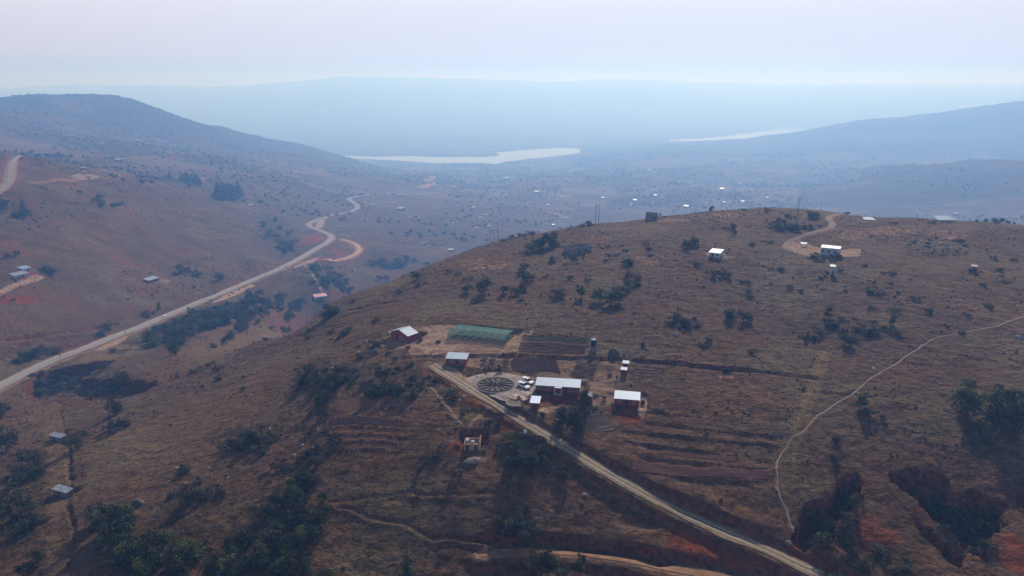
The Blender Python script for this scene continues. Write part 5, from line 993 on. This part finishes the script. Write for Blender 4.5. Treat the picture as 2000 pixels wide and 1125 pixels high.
# by hand: the plants the photograph shows large
for a_ in (
    (1137, 800, 48, 'tall', 1.1, 'tallest tree, leaning over the right end of the long brick house'), (1108, 836, 50, 'round', 1.0, 'dark spreading tree on the left side of the homestead clump'), (1125, 842, 46, 'round', .9, 'dark tree at the foot of the homestead clump by the farm road'), (1092, 822, 32, 'green', .9, 'lower green tree at the left of the homestead clump'),
    (1148, 815, 28, 'bush', 1.0, None), (1060, 812, 12, 'olive', 1.3, None),
    (1888, 765, 34, 'green', .9, None), (1890, 812, 56, 'green', 1.2, None), (1935, 836, 66, 'round', 1.1, 'largest tree of the dense clump at the right edge'), (1975, 832, 60, 'round', 1.1, None), (1955, 792, 40, 'green', 1.2, None), (1918, 845, 28, 'olive', 1, None), (2010, 815, 60, 'round', 1.1, None), (1985, 790, 36, 'olive', 1.0, None),
    (1058, 1122, 84, 'round', .75, 'big dark tree beside the lower orange track'), (1098, 1130, 34, 'round', 1.0, None), (1132, 1120, 42, 'tall', 1.1, None), (797, 1140, 74, 'pine', 1.0, 'dark cone-shaped tree at the bottom edge with a pale tip'), (1035, 1140, 36, 'bush', 1.1, None),
    (1622, 1130, 20, 'bush', 1.2, None), (632, 980, 28, 'round', 1, None), (640, 1000, 20, 'bush', 1, None), (590, 1010, 34, 'round', .9, None), (730, 775, 30, 'round', 1.1, None), (750, 745, 34, 'round', 1.1, None), (765, 772, 32, 'bush', 1.2, None), (790, 780, 26, 'bush', 1.2, None),
    (608, 742, 36, 'round', .9, None), (632, 752, 30, 'bush', 1.3, None), (655, 752, 32, 'round', .9, None), (590, 748, 26, 'bush', 1.2, None), (672, 742, 22, 'scrub', 1.4, None), (690, 726, 12, 'scrub', 1.4, None), (625, 790, 26, 'round', 1.0, None), (640, 775, 20, 'scrub', 1.3, None), (715, 752, 14, 'scrub', 1.4, None),
    (490, 868, 34, 'round', .9, None), (510, 862, 26, 'bush', 1.1, None), (460, 880, 24, 'bush', 1.4, None), (470, 864, 20, 'scrub', 1.6, None), (440, 880, 14, 'scrub', 1.6, None), (640, 882, 16, 'bush', 1.5, None), (662, 880, 10, 'scrub', 1.6, None),
    (375, 980, 34, 'bush', 1.2, None), (398, 965, 20, 'scrub', 1.5, None), (362, 920, 22, 'bush', 1.0, None), (350, 925, 12, 'scrub', 1.4, None), (225, 808, 34, 'round', 1.0, None), (232, 838, 30, 'bush', 1.2, None), (216, 842, 20, 'bush', 1.2, None), (142, 880, 34, 'round', .9, 'dark tree leaning against the right side of the upper left shed'), (156, 858, 22, 'olive', 1.1, None),
    (10, 885, 60, 'round', 1.0, None), (5, 815, 34, 'round', 1, None), (60, 912, 36, 'round', 1.1, None), (75, 925, 26, 'bush', 1.1, None), (48, 936, 30, 'bush', 1.3, None), (28, 1010, 56, 'round', 1.2, None), (5, 1030, 50, 'round', 1.1, None), (62, 1000, 26, 'olive', 1.1, 'bright yellow-green bush left of the lower left shed'), (66, 1022, 26, 'bush', 1.2, None), (40, 1034, 36, 'bush', 1.3, None), (75, 1100, 40, 'round', .9, None), (55, 1120, 30, 'bush', 1.1, None),
    (1028, 915, 36, 'round', 1.1, None), (1010, 880, 30, 'green', 1.0, None), (1045, 908, 30, 'bush', 1.2, None), (1020, 900, 26, 'scrub', 1.2, None), (1052, 886, 24, 'bush', 1.2, None), (998, 862, 20, 'olive', 1.1, None), (1000, 905, 26, 'bush', 1.0, None), (1064, 908, 18, 'scrub', 1.2, None), (1098, 936, 24, 'bush', 1.1, None),
    (1000, 1040, 40, 'bush', 1.1, None), (1022, 1050, 36, 'scrub', 1.2, None), (985, 1030, 24, 'bush', 1.1, None), (1015, 1006, 22, 'bush', 1.1, None),
    (945, 572, 36, 'green', .95, 'green tree standing alone below the pale rock scar'), (913, 571, 20, 'bush', .8, None), (1023, 532, 22, 'round', 1, None), (1030, 550, 24, 'bush', 1.2, None), (985, 574, 18, 'round', 1.2, None), (1006, 575, 18, 'bush', .9, None), (1022, 580, 22, 'tall', 1.1, None), (1135, 582, 28, 'green', .9, None), (1088, 580, 20, 'bush', 1.2, None),
    (1172, 588, 26, 'green', 1.3, None), (1192, 594, 32, 'green', 1.2, 'largest bush of the thicket on the upper slope'), (1210, 592, 26, 'green', 1.2, None), (1205, 572, 18, 'olive', 1.3, None), (1232, 560, 22, 'bush', 1.1, None), (1246, 545, 14, 'scrub', 1.2, None), (1228, 532, 30, 'round', .9, None), (1222, 517, 16, 'bush', 1, None),
    (1040, 488, 26, 'olive', 1.2, None), (1055, 486, 30, 'green', 1.2, None), (1073, 480, 34, 'round', .9, None), (1082, 484, 20, 'bush', 1.2, None), (1344, 484, 20, 'bush', 1.4, None), (1357, 478, 20, 'round', .8, None), (1361, 520, 12, 'rusty', 1.4, None), (1392, 541, 20, 'scrub', 1.3, None), (1410, 538, 22, 'scrub', 1.2, None), (1396, 546, 10, 'scrub', 1.4, None),
    (1430, 622, 28, 'bush', 1.2, None), (1452, 628, 26, 'bush', 1.0, None), (1310, 632, 14, 'bush', 1.3, None), (1330, 634, 20, 'bush', 1.2, None), (1345, 632, 14, 'bush', 1.2, None), (1618, 622, 24, 'tall', 1.3, None), (1622, 640, 18, 'bush', 1.2, None), (1650, 672, 24, 'green', 1.4, None), (1645, 655, 14, 'bush', 1.0, None), (1600, 652, 14, 'scrub', 1.5, None),
    (1688, 652, 16, 'bush', 1.2, None), (1700, 642, 16, 'scrub', 1.6, None), (1745, 635, 22, 'tall', 1.1, None), (1746, 650, 14, 'bush', 1.3, None), (1745, 610, 12, 'scrub', 1.5, None), (1714, 575, 16, 'scrub', 1.2, None), (1707, 556, 10, 'tall', 1.0, None), (1370, 675, 12, 'rusty', 1.4, None), (1385, 668, 14, 'rusty', 1.2, None), (1468, 690, 10, 'bush', 1.4, None),
    (1255, 675, 10, 'rusty', 1.1, None), (1420, 732, 18, 'rusty', 1.2, None), (1570, 762, 8, 'bush', 1.2, None), (1680, 798, 32, 'tall', 1.1, None), (1692, 812, 20, 'bush', 1.3, None), (1722, 822, 14, 'bush', 1.2, None), (1634, 862, 20, 'scrub', .9, None), (1628, 900, 22, 'scrub', 1.0, None),
    (815, 545, 18, 'green', 1.1, None), (740, 548, 12, 'round', 1.1, None), (752, 544, 10, 'scrub', 1.5, None), (565, 628, 26, 'round', 1.1, None), (640, 618, 28, 'bush', 1.3, None), (655, 612, 16, 'bush', 1.3, None), (600, 648, 10, 'olive', 1.4, None), (690, 590, 10, 'scrub', 1.6, None), (785, 570, 12, 'scrub', 1.5, None), (556, 650, 18, 'rusty', 1.2, None), (600, 662, 14, 'rusty', 1.0, None), (343, 690, 26, 'round', 1.2, None), (330, 676, 20, 'round', 1.2, None), (350, 676, 24, 'round', 1.2, None), (308, 676, 20, 'olive', 1.3, None), (218, 688, 12, 'rusty', 1.4, None),
    (240, 745, 26, 'round', 1.2, None), (75, 755, 24, 'bush', 1.5, None), (100, 770, 24, 'bush', 1.5, None), (140, 750, 20, 'scrub', 1.6, None), (205, 722, 16, 'bush', 1.4, None), (390, 724, 14, 'scrub', 1.6, None), (220, 770, 24, 'bush', 1.5, None), (180, 772, 18, 'scrub', 1.6, None),
    (1390, 414, 12, 'round', 1.0, 'single round-headed tree standing against the haze on the crest'), (1453, 412, 6, 'bush', 1.2, None), (1500, 414, 10, 'bush', 1.2, None), (1290, 422, 8, 'tall', 1.0, None), (1148, 442, 12, 'scrub', 1.4, None), (1132, 444, 8, 'scrub', 1.5, None), (1040, 458, 12, 'scrub', 1.6, None), (1022, 462, 10, 'scrub', 1.6, None), (1005, 466, 9, 'scrub', 1.6, None), (985, 472, 10, 'scrub', 1.5, None), (1150, 440, 12, 'bush', 1.1, None),
    (1530, 446, 16, 'bush', 1.8, None), (1515, 444, 12, 'scrub', 1.8, None), (1545, 446, 14, 'bush', 1.6, None), (1578, 446, 12, 'bush', 1.3, None), (1590, 424, 14, 'bush', 1.2, None), (1582, 420, 12, 'bush', 1.2, None), (1540, 425, 10, 'bush', 1.2, None), (1653, 418, 8, 'scrub', 1.3, None), (1425, 448, 16, 'scrub', 1.2, None), (1430, 458, 12, 'bush', 1.0, None), (1470, 478, 8, 'bush', 2, None), (1500, 474, 8, 'scrub', 2, None),
    (1908, 434, 6, 'round', 1.2, None), (1925, 433, 8, 'round', 1.2, None), (1942, 433, 12, 'round', 1.1, None), (1955, 434, 11, 'round', 1.1, None), (1968, 437, 7, 'round', 1.2, None), (1980, 438, 5, 'round', 1.2, None), (1820, 436, 6, 'scrub', 2, None), (1748, 436, 6, 'scrub', 2, None),
    (975, 727, 16, 'tall', .9, 'pair of dark spiky shrubs at the top of the round garden'), (822, 662, 12, 'rusty', 1.5, None), (855, 668, 7, 'rusty', 1.5, None), (797, 680, 7, 'rusty', 1.5, None), (737, 672, 14, 'rusty', 1.6, None), (772, 705, 12, 'bush', .9, None), (800, 712, 12, 'scrub', 1.5, None), (875, 768, 12, 'bush', 1.8, None), (888, 775, 10, 'green', 1.8, None), (655, 665, 10, 'scrub', 1.5, None), (850, 745, 14, 'rusty', 1.5, None),
    (1180, 780, 8, 'olive', 1.2, None), (1205, 742, 12, 'tall', .7, None), (1190, 735, 9, 'rusty', 1.0, None), (1015, 780, 8, 'olive', 1.0, None),
    (205, 652, 22, 'round', 1.3, None), (310, 607, 18, 'tall', .9, None), (290, 618, 14, 'bush', 1.3, None), (428, 548, 18, 'round', 1.1, None), (75, 696, 26, 'round', 1.1, None), (50, 700, 20, 'bush', 1.3, None), (100, 690, 18, 'bush', 1.3, None), (45, 706, 16, 'bush', 1.4, None), (100, 534, 16, 'olive', 1.6, None), (88, 528, 12, 'bush', 1.6, None),
    (48, 425, 38, 'pine', 1.3, 'dark conifer standing alone on the western slope'), (3, 412, 34, 'pine', 1.4, None), (15, 405, 16, 'round', 1.3, None), (32, 422, 12, 'bush', 1.4, None), (16, 503, 12, 'round', 1.1, None), (32, 500, 12, 'round', 1.1, None),
    (1640, 985, 26, 'bush', 1.1, None), (1670, 985, 26, 'bush', 1.0, None), (1595, 1040, 34, 'bush', 1.3, None), (1625, 1040, 34, 'bush', 1.2, None), (1580, 1005, 20, 'scrub', 1.5, None), (1645, 1030, 20, 'olive', 1.1, 'yellow-green bush in the left erosion pit'), (1660, 1060, 26, 'bush', 1.1, None), (1605, 1065, 30, 'bush', 1.2, None),
    (1825, 1010, 34, 'green', 1.1, None), (1845, 1000, 26, 'bush', 1.2, None), (1880, 1010, 30, 'bush', 1.2, None), (1905, 1040, 34, 'bush', 1.1, None), (1930, 1035, 34, 'bush', 1.2, None), (1945, 1010, 26, 'scrub', 1.2, None), (1865, 1040, 26, 'scrub', 1.2, None), (1930, 1075, 26, 'bush', 1.1, None), (1900, 1075, 20, 'scrub', 1.3, None)):
    plant(*a_)
# the dark wood at the foot of the frame on the left
q_ = random.Random(5)
for cx, cy, rx, ry, n, s_ in ((225, 1040, 50, 36, 10, .9), (290, 1095, 110, 34, 22, .9), (520, 1090, 80, 36, 15, .85), (560, 1000, 46, 44, 9, .6), (430, 1125, 60, 16, 6, 1.0), (610, 1050, 30, 40, 7, .7), (580, 920, 34, 50, 8, .5), (590, 1130, 60, 14, 6, .9)):
    for _ in range(n):
        t, u = q_.uniform(0, 6.28), math.sqrt(q_.random()); px, py = cx + rx * u * math.cos(t), cy + ry * u * math.sin(t)
        plant(px, py, q_.uniform(34, 58) * s_, q_.choice(['round', 'round', 'green', 'bush']), q_.uniform(.9, 1.2), group='trees of the dark wood at lower left')
# thickets along the stream and the valley, trees beyond
for cx, cy, rx, ry, n, s_, a_, ks in ((360, 640, 80, 20, 46, 19, -20, 'rgb'), (450, 615, 84, 18, 42, 16, -12, 'rgb'), (540, 588, 60, 14, 24, 13, 8, 'rb'), (650, 545, 60, 14, 20, 12, 28, 'rgb'), (545, 462, 46, 22, 20, 11, 50, 'rb'), (780, 514, 60, 8, 16, 10, 0, 'rgb'), (355, 530, 34, 8, 9, 10, 12, 'rb'),
                                    (450, 380, 26, 7, 26, 26, 0, 'p'), (372, 353, 26, 5, 14, 17, 8, 'p'), (332, 345, 6, 3, 3, 14, 0, 'p'), (200, 392, 60, 10, 10, 9, 20, 'rb'), (260, 348, 70, 6, 12, 7, 5, 'rb'), (860, 460, 100, 8, 16, 7, 4, 'rb'), (500, 660, 120, 16, 6, 12, -10, 'rb'), (100, 304, 60, 4, 8, 8, 0, 'r'), (480, 640, 40, 8, 8, 14, -20, 'rg')):
    for _ in range(n):
        t, u = q_.uniform(0, 6.28), math.sqrt(q_.random()); ex, ey = rx * u * math.cos(t), ry * u * math.sin(t); px, py = cx + ex * math.cos(R(a_)) - ey * math.sin(R(a_)), cy + ex * math.sin(R(a_)) + ey * math.cos(R(a_))
        plant(px, py + s_ * .3, s_ * q_.uniform(.75, 1.35), {'r': 'round', 'g': 'green', 'b': 'bush', 'p': 'pine'}[q_.choice(ks)], q_.uniform(1.0, 1.5), group='trees and thickets of the valley')
# the wooded and bushy places of the hill, smaller plants
SC = ((640, 735, 60, 28, 22), (770, 755, 60, 34, 22), (490, 865, 60, 24, 14), (600, 860, 60, 60, 16), (1030, 885, 46, 40, 16), (1005, 1030, 40, 34, 10), (380, 965, 60, 24, 10), (560, 960, 60, 70, 24), (1620, 1030, 50, 36, 22), (1890, 1030, 50, 40, 22), (1720, 1095, 70, 30, 16), (940, 830, 60, 30, 8), (880, 900, 80, 40, 10), (30, 930, 50, 90, 16), (130, 745, 70, 22, 10),
      (1640, 645, 90, 26, 14), (1840, 485, 70, 20, 14), (1560, 440, 70, 14, 12), (1700, 560, 120, 50, 16), (1100, 520, 100, 50, 16), (1230, 490, 70, 20, 8), (1880, 620, 80, 40, 8), (1940, 530, 60, 30, 8), (700, 660, 60, 40, 12), (860, 545, 60, 20, 6), (420, 740, 80, 40, 8), (1330, 630, 40, 16, 8), (1480, 560, 90, 40, 10), (1600, 505, 60, 8, 12))
for cx, cy, rx, ry, n in SC:
    for _ in range(n):
        t, u = q_.uniform(0, 6.28), math.sqrt(q_.random()); px, py = cx + rx * u * math.cos(t), cy + ry * u * math.sin(t)
        plant(px, py, q_.uniform(7, 17) * (.5 + .5 * min(1, (py - 350) / 450)) * .92, q_.choice(['scrub', 'scrub', 'bush', 'scrub', 'rusty']), q_.uniform(1.0, 1.6), group='small scrub bushes of the hillside')
# labels: the ones that could be confused share a group
ORD = ['leftmost', 'second', 'third', 'fourth', 'fifth', 'sixth', 'seventh', 'eighth', 'ninth', 'tenth', 'eleventh', 'twelfth', 'thirteenth', 'fourteenth', 'fifteenth', 'sixteenth', 'seventeenth', 'eighteenth', 'nineteenth', 'twentieth']
NUM = 'zero one two three four five six seven eight nine ten'.split()
def spread(L_):
    """plants that answer to the same words are told apart by their order from the left"""
    by = {}
    L_ = [(e[0], e[1].replace('well ', '').replace('just ', '').replace(' and ', '-') if len(e[1].split()) > 12 else e[1], e[2], e[3]) for e in L_]
    for e in L_: by.setdefault(e[1], []).append(e)
    for lb, es in by.items():
        es.sort(key=lambda e: e[0].location.x / e[0].location.y)
        for i, (o, _, c_, g_) in enumerate(es):
            if len(es) == 1: tag(o, lb, c_, g_)
            elif len(es) <= len(ORD): h_, s__ = lb.split(' ', 1) if False else ('', lb); tag(o, (f'leftmost {lb}' if i == 0 else f'{ORD[i]} from left: {lb}' if len(lb.split()) < 14 else f'{ORD[i]} {lb}'), c_, g_)
            else: tag(o, lb, c_, g_ + ', ' + lb)
spread(NPL)

# ------------------------------------------------------------------ rocks, tufts and far things too many to count
def stuff(name, v, f_, m, tone=None):
    me = raw_mesh(name, v, f_); me.materials.append(m)
    if tone is not None: a_ = me.attributes.new('tone', 'FLOAT', 'FACE'); a_.data.foreach_set('value', tone.astype(np.float32))
    o = bpy.data.objects.new(name, me); COL.objects.link(o); o['kind'] = 'stuff'; return o
def scatter(n, keep, r0, r1, seed):
    g = np.random.default_rng(seed); a_ = g.uniform(-.66, .66, n * 4); r = np.sqrt(g.uniform(r0 ** 2, r1 ** 2, n * 4)); x, y = r * np.sin(a_), r * np.cos(a_); k_ = keep(x, y, r, g); x, y = x[k_][:n], y[k_][:n]; return x, y, height(x, y), g
def cov(k_, x, y): return bil(C[k_], AZ, LR, np.arctan2(x, y), np.log(np.hypot(x, y)))
def tufts(name, x, y, z, g, hs, m, per=7, leaf=.55, spread=.8):
    n = len(x); c = np.repeat(np.stack([x, y, z], 1), per, 0); H = np.repeat(hs, per)[:, None]; d = g.normal(size=(n * per, 3)); d /= np.linalg.norm(d, axis=1)[:, None]; d[:, 2] = np.abs(d[:, 2])
    c = c + d * H * np.array([[spread, spread, .7]]) * g.uniform(.3, 1, (n * per, 1)); nr_ = d + .6 * g.normal(size=d.shape); nr_ /= np.linalg.norm(nr_, axis=1)[:, None]; u = np.cross(nr_, g.normal(size=d.shape)); u /= np.linalg.norm(u, axis=1)[:, None]; w = np.cross(nr_, u); s_ = H * leaf * g.uniform(.6, 1.2, (n * per, 1))
    v = np.stack([c - u * s_, c - w * s_ * .7, c + u * s_, c + w * s_ * .7], 1).reshape(-1, 3); return stuff(name, v, np.arange(4 * n * per).reshape(-1, 4), m, np.clip(.5 + .3 * g.normal(size=n * per), 0, 1))
def clear(x, y): return (cov('sand', x, y) < .3) & (cov('pale', x, y) < .2) & (cov('plough', x, y) < .3) & (cov('dry', x, y) < .75)
def onhill(x, y, r, g): return clear(x, y) & (fbm(x, y, 22, 3, 101) + g.uniform(-.3, .3, x.shape) > .02)
x, y, z, g = scatter(16000, onhill, 125, 560, 21); tufts('undergrowth', x, y, z, g, g.uniform(.16, .44, len(x)) + (g.random(len(x)) < .08) * .5, L_red, 5, .6)
x, y, z, g = scatter(2600, lambda x, y, r, g: clear(x, y) & (cov('veg', x, y) + g.uniform(-.3, .3, x.shape) > .3), 125, 560, 22); tufts('undergrowth', x, y, z, g, g.uniform(.4, 1.1, len(x)), L_grey, 10, .45)
x, y, z, g = scatter(8000, lambda x, y, r, g: (cov('pale', x, y) < .2) & (fbm(x, y, 90, 3, 102) + g.uniform(-.35, .35, x.shape) > .1), 600, 1700, 23); tufts('undergrowth', x, y, z, g, g.uniform(.5, 1.0, len(x)) ** 2 * 2.4, L_grey, 6, .5)
x, y, z, g = scatter(13000, lambda x, y, r, g: (height(x, y) > WATER + 8) & (fbm(x, y, 260, 3, 81) + g.uniform(-.35, .35, x.shape) > .03), 1500, 5000, 24)
tufts('woods', x, y, z, g, g.uniform(3, 7.5, len(x)), L_dark, 5, .55, 1.0)
bx_, by_ = [], []
for pts, h, w in BANKS:
    if h > 2.4 or pts[0][1] < 560: continue
    l = resample(line(pts, 2), .45); bx_ += list(l[:, 0] + np.random.default_rng(len(bx_)).normal(0, .28, len(l))); by_ += list(l[:, 1] + np.random.default_rng(len(by_) + 1).normal(0, .22, len(l)))
ot = OLDTRACK.copy(); ot[:, 0] -= 2.4
for l in (cutl[30:], trench, ot): l = resample(l, .6); bx_ += list(l[:, 0] + np.random.default_rng(len(bx_)).normal(0, .5, len(l))); by_ += list(l[:, 1] + np.random.default_rng(len(by_) + 1).normal(0, .5, len(l)))
g = np.random.default_rng(77); x, y = np.array(bx_), np.array(by_); k_ = g.random(len(x)) < .72; x, y = x[k_], y[k_]; tufts('undergrowth', x, y, height(x, y), g, g.uniform(.16, .5, len(x)), L_red, 5, .6)
# stones
def stones(name, x, y, z, g, s_, m):
    n = len(x); base_ = np.array([(1, 0, 0), (.3, .95, 0), (-.8, .6, 0), (-.85, -.5, 0), (.2, -1, 0), (.1, .05, .75)], float); v = base_[None] * (s_[:, None, None]) * g.uniform(.6, 1.3, (n, 6, 3)); a_ = g.uniform(0, 6.28, n); ca_, sa_ = np.cos(a_)[:, None], np.sin(a_)[:, None]
    v = np.stack([v[..., 0] * ca_ - v[..., 1] * sa_ + x[:, None], v[..., 0] * sa_ + v[..., 1] * ca_ + y[:, None], v[..., 2] + z[:, None] - .1], -1)
    f_ = (np.array([(0, 1, 5), (1, 2, 5), (2, 3, 5), (3, 4, 5), (4, 0, 5)])[None] + 6 * np.arange(n)[:, None, None]).reshape(-1, 3); return stuff(name, v.reshape(-1, 3), f_, m)
def inzone(L_):
    def k_(x, y, r, g):
        dz = height(x, y) - CAMZ; dp = y * cp - dz * sp; px = 1000 + FPX * x / dp; py = 562.5 - FPX * (y * sp + dz * cp) / dp; ok = np.zeros(x.shape, bool)
        for cx, cy, rx, ry in L_: ok |= ((px - cx) / rx) ** 2 + ((py - cy) / ry) ** 2 < g.uniform(.2, 1.1, x.shape)
        return ok & clear(x, y)
    return k_
x, y, z, g = scatter(2200, inzone([(580, 860, 60, 90), (640, 735, 60, 30), (770, 755, 60, 34), (360, 930, 90, 30), (1010, 1030, 30, 34), (480, 860, 60, 20), (1325, 630, 30, 18), (1030, 880, 40, 40), (870, 790, 60, 40), (1200, 500, 60, 18), (1850, 475, 70, 16), (1700, 470, 80, 10), (560, 980, 60, 60), (770, 580, 50, 14)]), 125, 500, 31)
stones('rubble', x, y, z, g, .15 + .6 * g.random(len(x)) ** 2, M_rock)
x, y, z, g = scatter(500, onhill, 125, 500, 32); stones('rubble', x, y, z, g, g.uniform(.1, .35, len(x)), M_rockd)
BL = []
for i, (px, py, s_) in enumerate(((625, 700, 1.0), (700, 690, 1.2), (715, 668, 1.1), (760, 690, 1.4), (735, 685, 1.3), (655, 690, 1.0), (1147, 478, 1.6), (1205, 497, 2.0), (1225, 488, 1.5), (1270, 500, 1.7), (1292, 506, 1.6), (1312, 630, 1.6), (1328, 640, 1.4), (1320, 655, 1.2), (1843, 478, 1.8), (1812, 482, 1.6), (1788, 470, 1.5),
                                  (345, 915, .8), (840, 735, 1.0), (385, 940, .8), (362, 944, .6), (812, 770, .9), (905, 775, .9), (860, 780, 1.0), (792, 762, 1.2), (1540, 1060, .8), (1400, 548, 1.1), (1375, 560, .9), (1990, 660, 1.4), (1150, 655, .7), (600, 905, .9), (575, 890, .9), (590, 870, .8), (610, 885, .8), (1010, 790, .4), (1142, 967, .8))):
    lump('boulder', px, py, s_, s_ * .75, M_rock if i % 3 else M_rockd, f'{"large " if s_ > 1.3 else ("small " if s_ < .9 else "")}{"grey" if i % 3 else "dark"} boulder {where(px, py)}', 'boulder', 'boulders about the hillside', seed=40 + i); BL.append((bpy.context.scene.collection.objects[-1], COL.objects[-1]['label'], 'boulder', 'boulders about the hillside'))
spread(BL)
# far houses, each on its own ground
FH = {}
def farhouse(px, py, wpx, k_=0, hue=0, label=None):
    p = at(px, py)
    while p is not None and px > 800 and math.hypot(p[0], p[1]) < 700: py -= 3; p = at(px, py)
    if p is None: return
    key = (k_ % 3, hue)
    if key not in FH:
        w, d_ = (10, 6) if k_ % 3 == 0 else ((13, 7) if k_ % 3 == 1 else (7, 6)); a_ = MB().box(-w / 2, w / 2, -d_ / 2, d_ / 2, -1.5, 2.6).mesh('wall'); a_.materials.append([M_tan, M_block, M_brick][k_ % 3])
        b = MB(); e = .5; zz = 2.6
        if k_ % 3 == 2: b.slab([(-w / 2 - e, -d_ / 2 - e, 2.65), (w / 2 + e, -d_ / 2 - e, 2.65), (w / 2 + e, d_ / 2 + e, 3.6), (-w / 2 - e, d_ / 2 + e, 3.6)], .1)
        else: b.slab([(-w / 2 - e, -d_ / 2 - e, 2.6), (w / 2 + e, -d_ / 2 - e, 2.6), (w / 2 + e, 0, 4.2), (-w / 2 - e, 0, 4.2)], .1).slab([(-w / 2 - e, 0.003, 4.2), (w / 2 + e, 0.003, 4.2), (w / 2 + e, d_ / 2 + e, 2.6), (-w / 2 - e, d_ / 2 + e, 2.6)], .1)
        r_ = b.mesh('roof'); r_.materials.append([M_roof, M_rold, M_pink][hue]); FH[key] = (a_, r_, w)
    a_, r_, w = FH[key]; s_ = .8 * wpx / (FPX / (p[1] * math.cos(PITCH) - (p[2] - CAMZ) * math.sin(PITCH)) * w); s_ = min(max(s_, .6), 2.6)
    o = empty('far_house', p[0], p[1], zg(p[0], p[1]), rnd.uniform(-.5, .5)); o.scale = (s_,) * 3; link('wall', a_, o); link('roof', r_, o)
    lb = label or f'{"tiny" if wpx < 8 else "small"} {["bright", "dull", "reddish"][hue]}-roofed house {fwhere(px, py)}'
    FHL.append((o, lb)); return o
FHL = []
FLM = [(450, 372, 'the far conifer clump'), (372, 350, 'the row of far conifers'), (840, 355, 'the zigzag of dirt road'), (790, 380, 'the far tarred straight'), (700, 400, 'the tarred double bend'), (250, 180, 'the western mountain top'), (900, 310, 'the near reservoir shore'), (1165, 420, 'the twin-legged pole'), (1273, 418, 'the crest ruin'),
       (1390, 405, 'the round-headed crest tree'), (1556, 395, 'the slender crest pole'), (1850, 428, 'the white crest roof'), (1850, 318, 'the dark eastern ridge'), (165, 340, 'the western house cluster'), (70, 303, 'the western slope top'), (965, 460, 'the three poles'), (640, 462, 'the road hairpin'), (1400, 275, 'the far arm of the reservoir'), (1250, 305, 'the low wooded ridge')]
def fwhere(px, py):
    global LM
    k_ = LM; LM = FLM; w = where(px, py); LM = k_; return w
for i, (px, py, w, hue) in enumerate(((720, 405, 9, 0), (728, 401, 10, 0), (783, 411, 15, 0), (547, 398, 11, 0), (525, 333, 10, 1), (577, 340, 8, 0), (655, 334, 10, 1), (704, 328, 7, 1), (810, 332, 7, 0), (822, 338, 8, 1), (852, 327, 8, 1), (872, 327, 8, 1), (812, 371, 12, 1), (863, 375, 10, 0), (886, 367, 7, 0), (906, 374, 6, 0), (933, 379, 7, 1), (766, 399, 8, 1),
                                      (947, 421, 10, 0), (938, 426, 9, 1), (925, 407, 8, 1), (875, 436, 9, 0), (880, 443, 8, 1), (886, 437, 6, 2), (792, 472, 8, 0), (827, 476, 7, 0), (880, 491, 12, 1), (988, 350, 14, 1), (1003, 348, 8, 1), (1048, 377, 10, 1), (1064, 395, 8, 0), (1092, 383, 7, 0), (1099, 386, 7, 1), (1108, 428, 10, 1), (1068, 438, 9, 1), (1080, 441, 8, 1), (1093, 443, 7, 1), (1116, 334, 7, 1),
                                      (1240, 393, 9, 0), (1275, 372, 8, 0), (1264, 373, 6, 1), (1280, 383, 7, 1), (1294, 388, 8, 0), (1233, 402, 6, 1), (1177, 388, 7, 1), (1322, 333, 7, 1), (1268, 333, 9, 1), (1410, 371, 9, 1), (1443, 314, 7, 0), (1445, 359, 8, 1), (1498, 388, 7, 0), (1521, 370, 7, 1), (1524, 391, 5, 1), (1340, 405, 10, 1), (1800, 409, 10, 0), (1812, 411, 8, 1), (1866, 420, 10, 1), (1573, 348, 7, 1), (1297, 354, 6, 1),
                                      (163, 331, 10, 0), (172, 347, 7, 0), (72, 302, 14, 1), (90, 302, 10, 1), (70, 306, 12, 2), (84, 306, 8, 2), (232, 316, 14, 0), (205, 336, 10, 2), (240, 337, 10, 1), (272, 278, 12, 1), (199, 283, 12, 1), (400, 282, 6, 0), (332, 302, 7, 1), (393, 306, 6, 0), (440, 341, 14, 0), (490, 403, 9, 0), (140, 267, 12, 1), (188, 296, 7, 1), (165, 338, 8, 2), (1530, 396, 6, 1))):
    farhouse(px, py, w, i, hue)
q_ = random.Random(33)
for i in range(34):
    px, py = (q_.uniform(960, 1620), q_.uniform(334, 405)) if i % 2 else (q_.uniform(700, 960), q_.uniform(332, 455)); farhouse(px, py, q_.uniform(5, 7.5), i, q_.choice([0, 1, 1, 1]))
spread([(o, lb, 'house', 'distant houses') for o, lb in FHL])
